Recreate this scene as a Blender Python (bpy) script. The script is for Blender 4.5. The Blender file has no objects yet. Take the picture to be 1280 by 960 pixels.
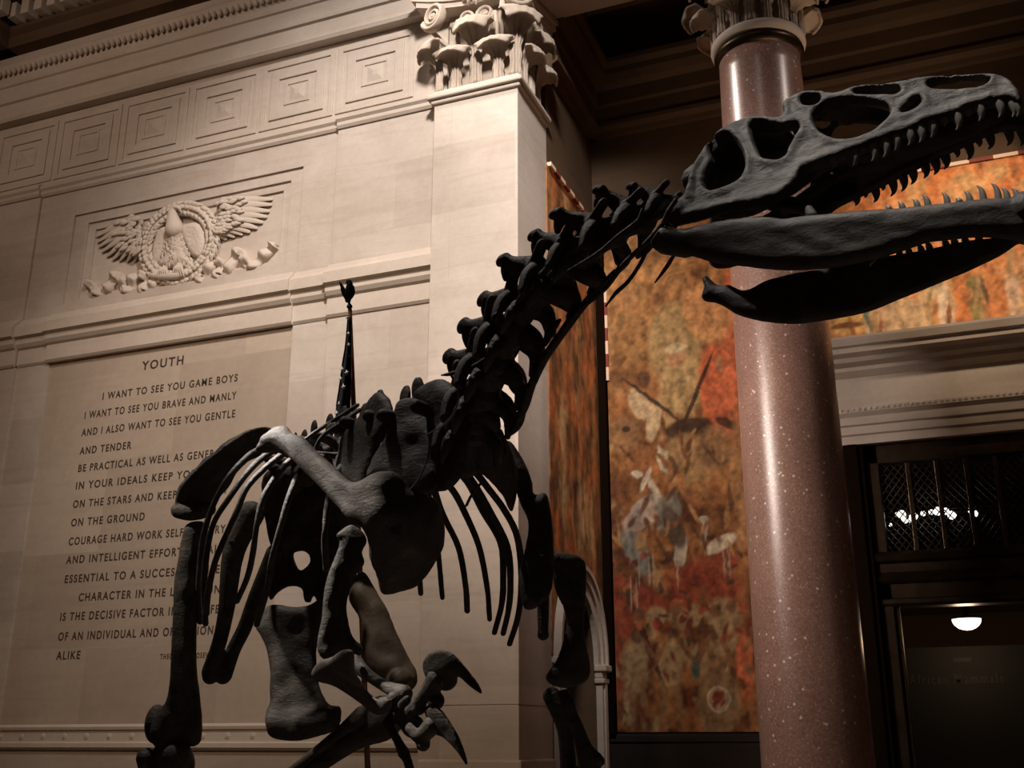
import bpy, bmesh, math, random
import numpy as np
from mathutils import Vector, Matrix, noise
from mathutils.geometry import delaunay_2d_cdt

# ------------------------------------------------------------------ camera, world, lights, exposure
S = bpy.context.scene
COL = S.collection
FPX, PITCH, YAW = 1359.3, math.radians(18.274), math.radians(-21.623)
EYE = Vector((0, 0, 1.6))
cam_data = bpy.data.cameras.new('camera')
cam_data.sensor_width = 36.0
cam_data.lens = FPX / 1280 * 36.0
cam_data.clip_start, cam_data.clip_end = 0.05, 200
cam = bpy.data.objects.new('camera', cam_data)
cam.location = EYE
cam.rotation_euler = (math.pi / 2 + PITCH, 0, -YAW)
COL.objects.link(cam)
S.camera = cam

S.view_settings.view_transform = 'Standard'
S.view_settings.look = 'None'
S.view_settings.gamma = 1.0
S.view_settings.use_curve_mapping = False
S.view_settings.exposure = 0.0

world = bpy.data.worlds.new('hall_ambient')
S.world = world
world.use_nodes = True
bg = world.node_tree.nodes['Background']
bg.inputs[0].default_value = (1.0, 0.72, 0.5, 1)
bg.inputs[1].default_value = 0.013


def lamp(name, kind, loc, target, power, color, size=0.5, size_y=None, angle=60, blend=0.6):
    d = bpy.data.lights.new(name, kind)
    d.energy = power
    d.color = color
    if kind == 'AREA':
        d.size = size
        if size_y:
            d.shape = 'RECTANGLE'
            d.size_y = size_y
    else:
        d.shadow_soft_size = size
    if kind == 'SPOT':
        d.spot_size = math.radians(angle)
        d.spot_blend = blend
    o = bpy.data.objects.new(name, d)
    o.location = loc
    v = Vector(target) - Vector(loc)
    o.rotation_euler = v.to_track_quat('-Z', 'Y').to_euler()
    COL.objects.link(o)
    return o


WARM = (1.0, 0.90, 0.83)
ORANGE = (1.0, 0.70, 0.45)
lamp('wall_wash_light', 'SPOT', (-1.8, 3.5, 17.0), (-7.3, 13.6, 9.4), 12500, WARM, 0.9, angle=47, blend=1.0)
lamp('pilaster_side_light', 'SPOT', (1.5, 9.0, 10.5), (-5.2, 14.4, 8.2), 620, WARM, 0.5, angle=44, blend=1.0)
lamp('wall_left_light', 'SPOT', (-11.0, 1.5, 14.0), (-13.0, 13.6, 12.0), 1500, (1.0, 0.74, 0.57), 0.8, angle=58, blend=1.0)
lamp('wall_low_light', 'SPOT', (-8.0, 1.0, 11.0), (-8.6, 13.6, 4.6), 1750, ORANGE, 0.5, angle=72, blend=1.0)
lamp('mural_light', 'SPOT', (1.3, 9.5, 13.2), (1.0, 17.1, 8.9), 3000, (1.0, 0.76, 0.54), 0.25, angle=33, blend=0.9)
lamp('mural_low_light', 'SPOT', (-2.9, 8.5, 13.6), (-4.0, 17.1, 8.3), 1000, (1.0, 0.70, 0.46), 0.25, angle=29, blend=1.0)
lamp('column_light', 'SPOT', (-10.0, 10.6, 16.0), (-1.66, 14.0, 8.0), 3600, (1.0, 0.84, 0.74), 0.28, angle=34, blend=1.0)
lamp('column_rim_light', 'SPOT', (6.5, 11.2, 15.5), (-1.66, 14.0, 9.0), 900, (1.0, 0.84, 0.74), 0.28, angle=30, blend=1.0)
lamp('recess_fill_light', 'SPOT', (0.4, 13.4, 5.0), (-1.2, 16.2, 14.0), 520, (1.0, 0.72, 0.48), 0.4, angle=66, blend=1.0)  # added fill spot that lifts the dark upper recess, not a known fixture
lamp('skeleton_top_light', 'SPOT', (-3.6, 2.9, 8.5), (-1.2, 2.9, 2.4), 620, (1.0, 0.9, 0.82), 0.10, angle=52, blend=0.8)
lamp('skull_light', 'SPOT', (-0.9, 1.1, 7.3), (0.06, 2.4, 3.05), 850, (1.0, 0.93, 0.87), 0.08, angle=16, blend=0.8)
lamp('shoulder_light', 'SPOT', (-4.6, 2.4, 6.3), (-2.17, 3.10, 2.63), 4800, (1.0, 0.93, 0.87), 0.05, angle=5.5, blend=1.0)
lamp('arm_light', 'SPOT', (-4.4, 1.8, 5.6), (-1.58, 2.84, 1.74), 1500, (1.0, 0.90, 0.80), 0.08, angle=12, blend=0.9)
lamp('pelvis_light', 'SPOT', (-4.9, 1.0, 6.2), (-2.29, 3.62, 1.80), 900, (1.0, 0.88, 0.76), 0.08, angle=7, blend=0.9)
lamp('flag_light', 'SPOT', (-3.6, 1.4, 8.5), (-2.68, 4.44, 3.35), 900, (1.0, 0.90, 0.80), 0.10, angle=7, blend=0.9)

column_fill = lamp('column_wash_light', 'AREA', (-8.5, 6.5, 7.5), (-1.66, 14.0, 5.0), 95, (1.0, 0.84, 0.74), 2.4)  # added soft area light to brighten the lower column, no panel hangs there
column_fill.data.spread = math.radians(55)

# ------------------------------------------------------------------ pixel helpers (frame 1280 x 960)
cp, sp, cy, sy = math.cos(PITCH), math.sin(PITCH), math.cos(YAW), math.sin(YAW)
FW = Vector((sy * cp, cy * cp, sp))
RT = Vector((cy, -sy, 0))
UP = RT.cross(FW)


def ray(x, y):
    return RT * ((x - 640) / FPX) - UP * ((y - 480) / FPX) + FW


def T(x, y, t):
    """point at camera-axis depth t"""
    return EYE + ray(x, y) * t


def onY(x, y, Y):
    d = ray(x, y)
    return EYE + d * (Y / d.y)


def onX(x, y, X):
    d = ray(x, y)
    return EYE + d * (X / d.x)


def on_plane(x, y, P, N):
    d = ray(x, y)
    return EYE + d * ((P - EYE).dot(N) / d.dot(N))


# ------------------------------------------------------------------ materials
def mat(name, rough=0.7, color=(0.5, 0.5, 0.5), metallic=0.0, spec=0.5):
    m = bpy.data.materials.new(name)
    m.use_nodes = True
    b = m.node_tree.nodes['Principled BSDF']
    b.inputs['Base Color'].default_value = (*color, 1)
    b.inputs['Roughness'].default_value = rough
    b.inputs['Metallic'].default_value = metallic
    b.inputs['Specular IOR Level'].default_value = spec
    return m, m.node_tree, b


def N(nt, typ, **kw):
    n = nt.nodes.new(typ)
    for k, v in kw.items():
        setattr(n, k, v)
    return n


def ramp(nt, fac, stops):
    r = N(nt, 'ShaderNodeValToRGB')
    e = r.color_ramp.elements
    e[0].position, e[0].color = stops[0][0], (*stops[0][1], 1)
    e[1].position, e[1].color = stops[-1][0], (*stops[-1][1], 1)
    for p, c in stops[1:-1]:
        x = e.new(p)
        x.color = (*c, 1)
    nt.links.new(fac, r.inputs[0])
    return r.outputs[0]


def noise_tex(nt, vec, scale, detail=4, rough=0.55, dist=0.0):
    n = N(nt, 'ShaderNodeTexNoise')
    n.inputs['Scale'].default_value = scale
    n.inputs['Detail'].default_value = detail
    n.inputs['Roughness'].default_value = rough
    n.inputs['Distortion'].default_value = dist
    nt.links.new(vec, n.inputs['Vector'])
    return n.outputs['Fac']


def mix(nt, a, b, fac, blend='MIX'):
    m = N(nt, 'ShaderNodeMix', data_type='RGBA', blend_type=blend)
    for sock, v in ((m.inputs[0], fac), (m.inputs[6], a), (m.inputs[7], b)):
        if isinstance(v, (int, float)):
            sock.default_value = v
        elif isinstance(v, tuple):
            sock.default_value = (*v, 1)
        else:
            nt.links.new(v, sock)
    return m.outputs[2]


def bump(nt, b, height, strength=0.3, dist=0.01):
    bp = N(nt, 'ShaderNodeBump')
    bp.inputs['Strength'].default_value = strength
    bp.inputs['Distance'].default_value = dist
    nt.links.new(height, bp.inputs['Height'])
    nt.links.new(bp.outputs[0], b.inputs['Normal'])


def stone(name, c1, c2, c3, blocks=True, bw=1.35, bh=0.72, swap=False):
    m, nt, b = mat(name, 0.82, spec=0.25)
    tc = N(nt, 'ShaderNodeTexCoord')
    vec = tc.outputs['Object']
    n1 = noise_tex(nt, vec, 0.9, 5, 0.6, 0.4)
    n2 = noise_tex(nt, vec, 9, 6, 0.7)
    base = ramp(nt, n1, [(0.3, c1), (0.7, c2)])
    sx = N(nt, 'ShaderNodeMapping')
    sx.inputs['Scale'].default_value = (0.5, 0.5, 5.0)
    nt.links.new(vec, sx.inputs[0])
    n3 = noise_tex(nt, sx.outputs[0], 1.4, 4, 0.6, 0.5)          # faint bedding veins of the stone
    base = mix(nt, base, c3, ramp(nt, n3, [(0.5, (0, 0, 0)), (0.75, (0.45, 0.45, 0.45))]))
    if blocks:
        sep = N(nt, 'ShaderNodeSeparateXYZ')
        nt.links.new(vec, sep.inputs[0])
        com = N(nt, 'ShaderNodeCombineXYZ')
        nt.links.new(sep.outputs['Y' if swap else 'X'], com.inputs[0])
        nt.links.new(sep.outputs['Z'], com.inputs[1])
        br = N(nt, 'ShaderNodeTexBrick')
        br.inputs['Scale'].default_value = 1.0
        br.inputs['Brick Width'].default_value = bw
        br.inputs['Row Height'].default_value = bh
        br.inputs['Mortar Size'].default_value = 0.006
        br.inputs['Mortar Smooth'].default_value = 0.3
        br.inputs['Color1'].default_value = (0.66, 0.63, 0.61, 1)
        br.inputs['Color2'].default_value = (1, 1, 1, 1)
        br.inputs['Mortar'].default_value = (0.80, 0.78, 0.76, 1)
        nt.links.new(com.outputs[0], br.inputs['Vector'])
        base = mix(nt, base, br.outputs['Color'], 0.6, 'MULTIPLY')
    base = mix(nt, base, ramp(nt, n2, [(0.3, (0.86, 0.86, 0.86)), (0.7, (1, 1, 1))]), 0.7, 'MULTIPLY')
    nt.links.new(base, b.inputs['Base Color'])
    bump(nt, b, n2, 0.15, 0.006)
    return m


M = {}
M['stone'] = stone('limestone_blocks', (0.50, 0.425, 0.36), (0.60, 0.53, 0.47), (0.42, 0.34, 0.28), bw=2.1, bh=1.15)
M['stone_side'] = stone('limestone_blocks_side', (0.50, 0.42, 0.35), (0.58, 0.50, 0.43), (0.43, 0.35, 0.28), swap=True)
M['trim'] = stone('limestone_carved', (0.53, 0.45, 0.38), (0.60, 0.52, 0.45), (0.46, 0.38, 0.31), blocks=False)
M['panel'] = stone('limestone_panel', (0.47, 0.385, 0.31), (0.53, 0.44, 0.36), (0.41, 0.33, 0.26), bw=2.5, bh=1.5)
M['brown'] = stone('shaded_brown_stone', (0.095, 0.058, 0.033), (0.125, 0.078, 0.046), (0.075, 0.045, 0.026), blocks=False)  # limestone of recess and top cornice, shade darkened into the brown colour
M['lintel'] = stone('lintel_stone', (0.48, 0.41, 0.34), (0.55, 0.47, 0.40), (0.40, 0.33, 0.27), blocks=False)
M['capital'] = stone('aged_capital_stone', (0.40, 0.33, 0.265), (0.50, 0.42, 0.35), (0.30, 0.23, 0.18), blocks=False)
M['wainscot'] = stone('dark_marble', (0.018, 0.012, 0.010), (0.026, 0.018, 0.014), (0.014, 0.010, 0.008), blocks=False)

m, nt, b = mat('polished_red_granite', 0.31, spec=0.55)
tc = N(nt, 'ShaderNodeTexCoord')
v = N(nt, 'ShaderNodeTexVoronoi')
v.inputs['Scale'].default_value = 22
nt.links.new(tc.outputs['Object'], v.inputs['Vector'])
v2 = N(nt, 'ShaderNodeTexVoronoi')
v2.inputs['Scale'].default_value = 8
v2.inputs['Randomness'].default_value = 1
nt.links.new(tc.outputs['Object'], v2.inputs['Vector'])
n1 = noise_tex(nt, tc.outputs['Object'], 30, 6, 0.75)
n0 = noise_tex(nt, tc.outputs['Object'], 1.1, 4, 0.6)
c = ramp(nt, n1, [(0.3, (0.17, 0.088, 0.064)), (0.5, (0.29, 0.165, 0.130)), (0.7, (0.38, 0.245, 0.20))])
c = mix(nt, c, (0.62, 0.47, 0.40), ramp(nt, v.outputs['Distance'], [(0.10, (0.75, 0.75, 0.75)), (0.22, (0, 0, 0))]))
c = mix(nt, c, (0.80, 0.68, 0.60), ramp(nt, v2.outputs['Distance'], [(0.10, (0.8, 0.8, 0.8)), (0.16, (0, 0, 0))]))
c = mix(nt, c, ramp(nt, n0, [(0.3, (0.75, 0.75, 0.75)), (0.7, (1, 1, 1))]), 1.0, 'MULTIPLY')
nt.links.new(c, b.inputs['Base Color'])
M['granite'] = m

m, nt, b = mat('dark_fossil_bone', 0.55, spec=0.35)
tc = N(nt, 'ShaderNodeTexCoord')
vec = tc.outputs['Object']
n1 = noise_tex(nt, vec, 9, 6, 0.65, 0.6)
n2 = noise_tex(nt, vec, 55, 5, 0.7)
mp = N(nt, 'ShaderNodeMapping')
mp.inputs['Scale'].default_value = (4, 12, 12)
nt.links.new(vec, mp.inputs[0])
n3 = noise_tex(nt, mp.outputs[0], 4, 6, 0.7, 1.2)
n4 = noise_tex(nt, mp.outputs[0], 1.6, 8, 0.75, 0.8)
c = ramp(nt, n1, [(0.3, (0.052, 0.043, 0.036)), (0.55, (0.100, 0.084, 0.071)), (0.75, (0.17, 0.144, 0.122))])
c = mix(nt, c, ramp(nt, n4, [(0.36, (0.35, 0.33, 0.31)), (0.62, (1, 1, 1))]), 0.75, 'MULTIPLY')
nt.links.new(c, b.inputs['Base Color'])
h = mix(nt, n3, n2, 0.35)
bump(nt, b, h, 0.75, 0.010)
M['bone'] = m
M['bone_smooth'] = m.copy()
M['bone_smooth'].name = 'smooth_dark_fossil_bone'
for n_ in M['bone_smooth'].node_tree.nodes:
    if n_.type == 'BUMP':
        n_.inputs['Strength'].default_value = 0.35

m, nt, b = mat('brown_thigh_bone', 0.6, spec=0.3)
tc = N(nt, 'ShaderNodeTexCoord')
n1 = noise_tex(nt, tc.outputs['Object'], 8, 5, 0.6, 1.0)
c = ramp(nt, n1, [(0.3, (0.10, 0.07, 0.045)), (0.7, (0.24, 0.17, 0.11))])
nt.links.new(c, b.inputs['Base Color'])
bump(nt, b, n1, 0.5, 0.01)
M['bone_brown'] = m

m, nt, b = mat('dark_bronze', 0.38, (0.035, 0.022, 0.013), 0.85)
tc = N(nt, 'ShaderNodeTexCoord')
n1 = noise_tex(nt, tc.outputs['Object'], 6, 4)
nt.links.new(ramp(nt, n1, [(0.3, (0.03, 0.019, 0.011)), (0.7, (0.06, 0.038, 0.021))]), b.inputs['Base Color'])
M['bronze'] = m
M['black_metal'] = mat('black_metal', 0.4, (0.012, 0.011, 0.010), 0.6)[0]
M['tooth'] = mat('grey_tooth_enamel', 0.45, (0.24, 0.21, 0.18))[0]
M['wire'] = mat('steel_wire', 0.35, (0.30, 0.28, 0.26), 0.8)[0]
M['letter'] = mat('engraved_dark_letters', 0.9, (0.045, 0.028, 0.018))[0]
M['faint'] = mat('dull_bronze_letters', 0.6, (0.05, 0.042, 0.035))[0]
M['frame'] = mat('dark_wood_frame', 0.8, (0.009, 0.005, 0.003), spec=0.0)[0]
M['navy'] = mat('navy_flag_cloth', 0.85, (0.010, 0.011, 0.016))[0]
M['star'] = mat('white_star_cloth', 0.85, (0.75, 0.72, 0.68))[0]
M['pole'] = mat('varnished_wood', 0.4, (0.36, 0.15, 0.07))[0]
M['dash_light'] = mat('cream_border_paint', 0.7, (0.85, 0.62, 0.45))[0]
M['dash_red'] = mat('red_border_paint', 0.7, (0.22, 0.035, 0.02))[0]
M['floor'] = stone('polished_floor', (0.16, 0.12, 0.09), (0.22, 0.17, 0.13), (0.12, 0.09, 0.07), blocks=False)
M['plinth'] = stone('plinth_stone', (0.20, 0.17, 0.14), (0.25, 0.21, 0.18), (0.16, 0.13, 0.11), blocks=False)
M['hall'] = mat('hallway_plaster', 0.8, (0.20, 0.12, 0.07))[0]
M['black'] = mat('black_panel', 0.6, (0.006, 0.005, 0.005))[0]
m, nt, b = mat('frosted_lamp_glass', 0.4, (1, 0.9, 0.75))
b.inputs['Emission Color'].default_value = (1.0, 0.78, 0.50, 1)
b.inputs['Emission Strength'].default_value = 4.0
M['glow'] = m
m, nt, b = mat('reflection_glow', 0.4, (1, 0.95, 0.9))  # glow that imitates lamp reflections in the transom glass
b.inputs['Emission Color'].default_value = (1.0, 0.93, 0.85, 1)
b.inputs['Emission Strength'].default_value = 2.0
M['glint_glow'] = m
m, nt, b = mat('painted_mural_canvas', 0.75, spec=0.2)
at_ = N(nt, 'ShaderNodeVertexColor')
at_.layer_name = 'paint'
tc = N(nt, 'ShaderNodeTexCoord')
n1 = noise_tex(nt, tc.outputs['Object'], 26, 6, 0.75)
nt.links.new(mix(nt, at_.outputs[0], ramp(nt, n1, [(0.25, (0.55, 0.5, 0.45)), (0.7, (1.0, 1.0, 1.0))]), 0.6, 'MULTIPLY'), b.inputs['Base Color'])
M['mural'] = m


# ------------------------------------------------------------------ object helpers
def link(name, bm, material, parent=None, smooth=False, mods=(), recalc=True):
    me = bpy.data.meshes.new(name)
    if recalc:
        bmesh.ops.recalc_face_normals(bm, faces=bm.faces)
    if smooth:
        for f in bm.faces:
            f.smooth = True
    bm.to_mesh(me)
    bm.free()
    for mm in (material if isinstance(material, (list, tuple)) else [material]):
        me.materials.append(mm)
    o = bpy.data.objects.new(name, me)
    COL.objects.link(o)
    if parent:
        o.parent = parent
        w_ = parent.matrix_basis if parent.parent is None else parent.parent.matrix_basis @ parent.matrix_parent_inverse @ parent.matrix_basis
        o.matrix_parent_inverse = w_.inverted()
    for md in mods:
        if md[0] == 'remesh':
            r = o.modifiers.new('fuse', 'REMESH')
            r.mode = 'VOXEL'
            r.voxel_size = md[1]
            r.use_smooth_shade = True
        elif md[0] == 'smooth':
            r = o.modifiers.new('soften', 'SMOOTH')
            r.factor = 0.5
            r.iterations = md[1]
        elif md[0] == 'bevel':
            r = o.modifiers.new('edge', 'BEVEL')
            r.width = md[1]
            r.segments = 2
            r.limit_method = 'ANGLE'
        elif md[0] == 'solid':
            r = o.modifiers.new('thickness', 'SOLIDIFY')
            r.thickness = md[1]
            r.offset = 0
        elif md[0] == 'subd':
            r = o.modifiers.new('round', 'SUBSURF')
            r.levels = r.render_levels = md[1]
    return o


def tag(o, label=None, cat=None, group=None, kind=None):
    if label: o['label'] = label
    if cat: o['category'] = cat
    if group: o['group'] = group
    if kind: o['kind'] = kind
    return o


def empty(name, loc, label, cat, group=None):
    o = bpy.data.objects.new(name, None)
    o.location = loc
    o.empty_display_size = 0.2
    COL.objects.link(o)
    return tag(o, label, cat, group)


def copy_tree(o, parent=None, top=True):
    c_ = o.copy()
    COL.objects.link(c_)
    if parent:
        c_.parent = parent
        c_.matrix_parent_inverse = o.matrix_parent_inverse.copy()
    for ch in list(o.children):
        copy_tree(ch, c_, False)
    return c_


def box(bm, x0, x1, y0, y1, z0, z1):
    vs = [bm.verts.new((x, y, z)) for x in (x0, x1) for y in (y0, y1) for z in (z0, z1)]
    for f in ((0, 1, 3, 2), (4, 6, 7, 5), (0, 4, 5, 1), (2, 3, 7, 6), (0, 2, 6, 4), (1, 5, 7, 3)):
        bm.faces.new([vs[i] for i in f])


def extrude_profile(bm, prof, a0, a1, axis='X', base=0.0):
    """prof: closed list of (out, z). axis X: runs along X, out goes to -Y from Y=base; axis Y: runs along Y, out goes to +X from X=base"""
    def P(o, z, a):
        return (a, base - o, z) if axis == 'X' else (base + o, a, z)
    A = [bm.verts.new(P(o, z, a0)) for o, z in prof]
    B = [bm.verts.new(P(o, z, a1)) for o, z in prof]
    n = len(prof)
    for i in range(n):
        bm.faces.new((A[i], A[(i + 1) % n], B[(i + 1) % n], B[i]))
    bm.faces.new(A)
    bm.faces.new(B[::-1])


def lathe(bm, prof, centre, n=48):
    rings = []
    for r, z in prof:
        rings.append([bm.verts.new((centre[0] + r * math.cos(2 * math.pi * k / n), centre[1] + r * math.sin(2 * math.pi * k / n), z)) for k in range(n)])
    for a, b_ in zip(rings, rings[1:]):
        for k in range(n):
            bm.faces.new((a[k], a[(k + 1) % n], b_[(k + 1) % n], b_[k]))
    bm.faces.new(rings[0][::-1])
    bm.faces.new(rings[-1])


def catmull(pts, n, closed=False):
    pts = [np.array(p, float) for p in pts]
    L = len(pts)
    out = []
    for i in range(L if closed else L - 1):
        p1, p2 = pts[i], pts[(i + 1) % L]
        p0 = pts[i - 1] if (closed or i > 0) else 2 * p1 - p2
        p3 = pts[(i + 2) % L] if (closed or i + 2 < L) else 2 * p2 - p1
        for k in range(n):
            t = k / n
            out.append(0.5 * (2 * p1 + (p2 - p0) * t + (2 * p0 - 5 * p1 + 4 * p2 - p3) * t * t + (3 * p1 - p0 - 3 * p2 + p3) * t ** 3))
    if not closed:
        out.append(pts[-1])
    return out


def tube(bm, pts, radii, n=10, sub=4, flat=1.0, side=None, cap=True):
    """smooth tube through 3-D points; flat scales the width along `side` (a world vector)"""
    data = catmull([(*p, r) for p, r in zip(pts, radii)], sub) if sub > 1 and len(pts) > 2 else [np.array((*p, r)) for p, r in zip(pts, radii)]
    P = [Vector(d[:3]) for d in data]
    R = [max(d[3], 1e-4) for d in data]
    if cap:
        d0 = (P[0] - P[1]).normalized()
        d1 = (P[-1] - P[-2]).normalized()
        P = [P[0] + d0 * R[0] * .75, P[0] + d0 * R[0] * .5] + P + [P[-1] + d1 * R[-1] * .5, P[-1] + d1 * R[-1] * .75]
        R = [R[0] * .3, R[0] * .75] + R + [R[-1] * .75, R[-1] * .3]
    ref = Vector(side) if side is not None else Vector((0.13, 0.2, 0.97))
    rings = []
    for i, p in enumerate(P):
        d = (P[min(i + 1, len(P) - 1)] - P[max(i - 1, 0)]).normalized()
        s = (ref - d * ref.dot(d))
        if s.length < 1e-4:
            s = d.orthogonal()
        s.normalize()
        u = d.cross(s)
        rings.append([bm.verts.new(p + (s * math.cos(a) * flat + u * math.sin(a)) * R[i]) for a in [2 * math.pi * k / n for k in range(n)]])
    for a, b_ in zip(rings, rings[1:]):
        for k in range(n):
            bm.faces.new((a[k], a[(k + 1) % n], b_[(k + 1) % n], b_[k]))
    bm.faces.new(rings[0][::-1])
    bm.faces.new(rings[-1])


def ball(bm, c_, r, sc=(1, 1, 1), rot=None, seg=12):
    mtx = Matrix.Translation(c_) @ (rot.to_4x4() if rot else Matrix.Identity(4)) @ Matrix.Diagonal((r * sc[0], r * sc[1], r * sc[2], 1))
    bmesh.ops.create_uvsphere(bm, u_segments=seg, v_segments=max(6, seg * 2 // 3), radius=1, matrix=mtx)


def inside(P, poly):
    x, y = P[:, 0], P[:, 1]
    r = np.zeros(len(P), bool)
    n = len(poly)
    for i in range(n):
        x0, y0 = poly[i]
        x1, y1 = poly[(i + 1) % n]
        if y0 == y1:
            continue
        c_ = ((y0 > y) != (y1 > y)) & (x < (x1 - x0) * (y - y0) / (y1 - y0) + x0)
        r ^= c_
    return r


def edge_dist(P, loops):
    best = np.full(len(P), 1e9)
    for L in loops:
        A = np.array(L)
        B = np.roll(A, -1, 0)
        for a, b_ in zip(A, B):
            ab = b_ - a
            t = np.clip(((P - a) @ ab) / max(ab @ ab, 1e-12), 0, 1)
            d = P - a - t[:, None] * ab
            best = np.minimum(best, np.hypot(d[:, 0], d[:, 1]))
    return best


def slab(bm, outline, holes, mapf, prof, step, sub=4, round_=True, jitter=0.0, seed=1):
    """solid body from an outline with holes; prof(d, x, y) -> (front, back) half thickness at distance d from the edge"""
    loops = []
    for L in [outline] + list(holes):
        pts = catmull(L, 8, True) if round_ else [np.array(p, float) + (np.array(L[(i + 1) % len(L)], float) - np.array(p, float)) * k / 8 for i, p in enumerate(L) for k in range(8)]
        keep = [pts[0]]
        for p in pts[1:]:
            if np.hypot(*(p - keep[-1])) >= step * 0.8:
                keep.append(p)
        if len(keep) > 4 and np.hypot(*(keep[-1] - keep[0])) < step * 0.5:
            keep.pop()
        loops.append(keep)
    o = np.array(loops[0])
    xs = np.arange(o[:, 0].min(), o[:, 0].max(), step)
    ys = np.arange(o[:, 1].min(), o[:, 1].max(), step * 0.87)
    G = np.array([(x + (step / 2 if j % 2 else 0), y) for j, y in enumerate(ys) for x in xs])

    def ok(P):
        k = inside(P, loops[0])
        for hl in loops[1:]:
            k &= ~inside(P, hl)
        return k
    G = G[ok(G)]
    G = G[edge_dist(G, loops) > step * 0.45]
    verts = [tuple(p) for L in loops for p in L]
    nb = len(verts)
    edges, s = [], 0
    for L in loops:
        edges += [(s + i, s + (i + 1) % len(L)) for i in range(len(L))]
        s += len(L)
    verts += [tuple(p) for p in G]
    vo, eo, fo, ov, oe, of = delaunay_2d_cdt([Vector(p) for p in verts], edges, [], 0, 1e-7)
    Vn = np.array([(p.x, p.y) for p in vo])
    tri = [f for f in fo]
    cen = np.array([Vn[list(f)].mean(0) for f in tri])
    kk = ok(cen)
    tri = [f for f, k in zip(tri, kk) if k]
    D = edge_dist(Vn, loops)
    front, back = [], []
    for (x, y), d in zip(Vn, D):
        if d < step * 0.05:
            v_ = bm.verts.new(mapf(x, y, 0.0))
            front.append(v_)
            back.append(v_)
        else:
            a, b_ = prof(d, x, y)
            front.append(bm.verts.new(mapf(x, y, a)))
            back.append(bm.verts.new(mapf(x, y, -b_)))
    for f in tri:
        for idx in (front, back):
            vs = [idx[i] for i in f]
            if len(set(vs)) == 3:
                try:
                    bm.faces.new(vs if idx is front else vs[::-1])
                except ValueError:
                    pass
    lone = [v_ for v_ in bm.verts if not v_.link_faces]
    bmesh.ops.delete(bm, geom=lone, context='VERTS')


def pxs(pts, ox, oy, s_):
    return [(ox + x / s_, oy + y / s_) for x, y in pts]


def pillow(Tm, R):
    def f(d, x, y):
        k = min(d / R, 1.0)
        h_ = Tm * math.sqrt(max(0.0, 1 - (1 - k) ** 2))
        return h_, h_
    return f


# =================================================================== SETTING
WY = 13.6        # inscription wall
BY = 17.1        # back wall of the recess
SX = -5.2        # left side wall of the recess
LX = -16.2       # far left wall

bm = bmesh.new()
box(bm, -17.3, 8, -6, 20, -0.3, 0)
tag(link('floor', bm, M['floor']), kind='structure')

# --- inscription wall with its panel bay
bm = bmesh.new()
box(bm, LX, -14.75, WY - .05, WY + 1.2, 1.84, 11.3)
box(bm, LX, -14.75, WY, WY + 1.2, 11.3, 16.8)               # strip left of the bay
box(bm, -14.75, -14.04, WY, WY + 1.2, 1.84, 16.8)
box(bm, -14.04, -9.11, WY, WY + 1.2, 8.55, 8.95)
box(bm, -14.04, -9.11, WY, WY + 1.2, 10.69, 16.8)
box(bm, -14.04, -13.92, WY, WY + 1.2, 8.95, 10.69)
box(bm, -9.11, -8.45, WY, WY + 1.2, 1.84, 16.8)
box(bm, -8.45, -6.6, WY - .05, WY + 1.2, 1.84, 11.3)
box(bm, -8.45, -6.6, WY, WY + 1.2, 11.3, 16.8)
# nested sunk frames of the relief panel
fr = [(-13.92, -9.11, 8.95, 10.69), (-13.62, -9.36, 9.02, 10.50), (-13.46, -9.52, 9.08, 10.36)]
for i in range(2):
    a, b_ = fr[i], fr[i + 1]
    y0 = WY + .04 * (i + 1)
    box(bm, a[0], b_[0], y0, WY + 1.2, a[2], a[3])
    box(bm, b_[1], a[1], y0, WY + 1.2, a[2], a[3])
    box(bm, b_[0], b_[1], y0, WY + 1.2, a[2], b_[2])
    box(bm, b_[0], b_[1], y0, WY + 1.2, b_[3], a[3])
box(bm, fr[2][0], fr[2][1], WY + .12, WY + 1.2, fr[2][2], fr[2][3])
tag(link('wall_left', bm, M['stone']), kind='structure')

bm = bmesh.new()
box(bm, -14.04, -9.11, WY + .035, WY + 1.0, 1.84, 8.55)
tag(link('wall_left_panel', bm, M['panel']), kind='structure')

bm = bmesh.new()
box(bm, LX - .4, -6.6, WY - .02, WY + 1.2, 0, 1.53)
tag(link('wall_left_base', bm, M['stone']), kind='structure')
bm = bmesh.new()
box(bm, LX - .4, LX, 4, WY + 1.2, 0, 16.8)
tag(link('wall_end', bm, M['stone_side']), kind='structure')

# dado moulding with sunk rosettes
bm = bmesh.new()
extrude_profile(bm, [(0, 1.50), (.05, 1.50), (.09, 1.54), (.09, 1.60), (.05, 1.62), (.05, 1.77), (.08, 1.79), (.09, 1.83), (.06, 1.87), (0, 1.87)], LX, -6.6, 'X', WY)
x = -16.0
while x < -6.9:
    for r, d in ((.055, .052), (.022, .062)):
        mtx = Matrix.Translation((x, WY - d, 1.695)) @ Matrix.Rotation(math.pi / 2, 4, 'X')
        bmesh.ops.create_cone(bm, cap_ends=True, segments=10, radius1=r, radius2=r * .7, depth=.02, matrix=mtx)
    x += 0.42
tag(link('trim_1', bm, M['trim']), kind='structure')

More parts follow.
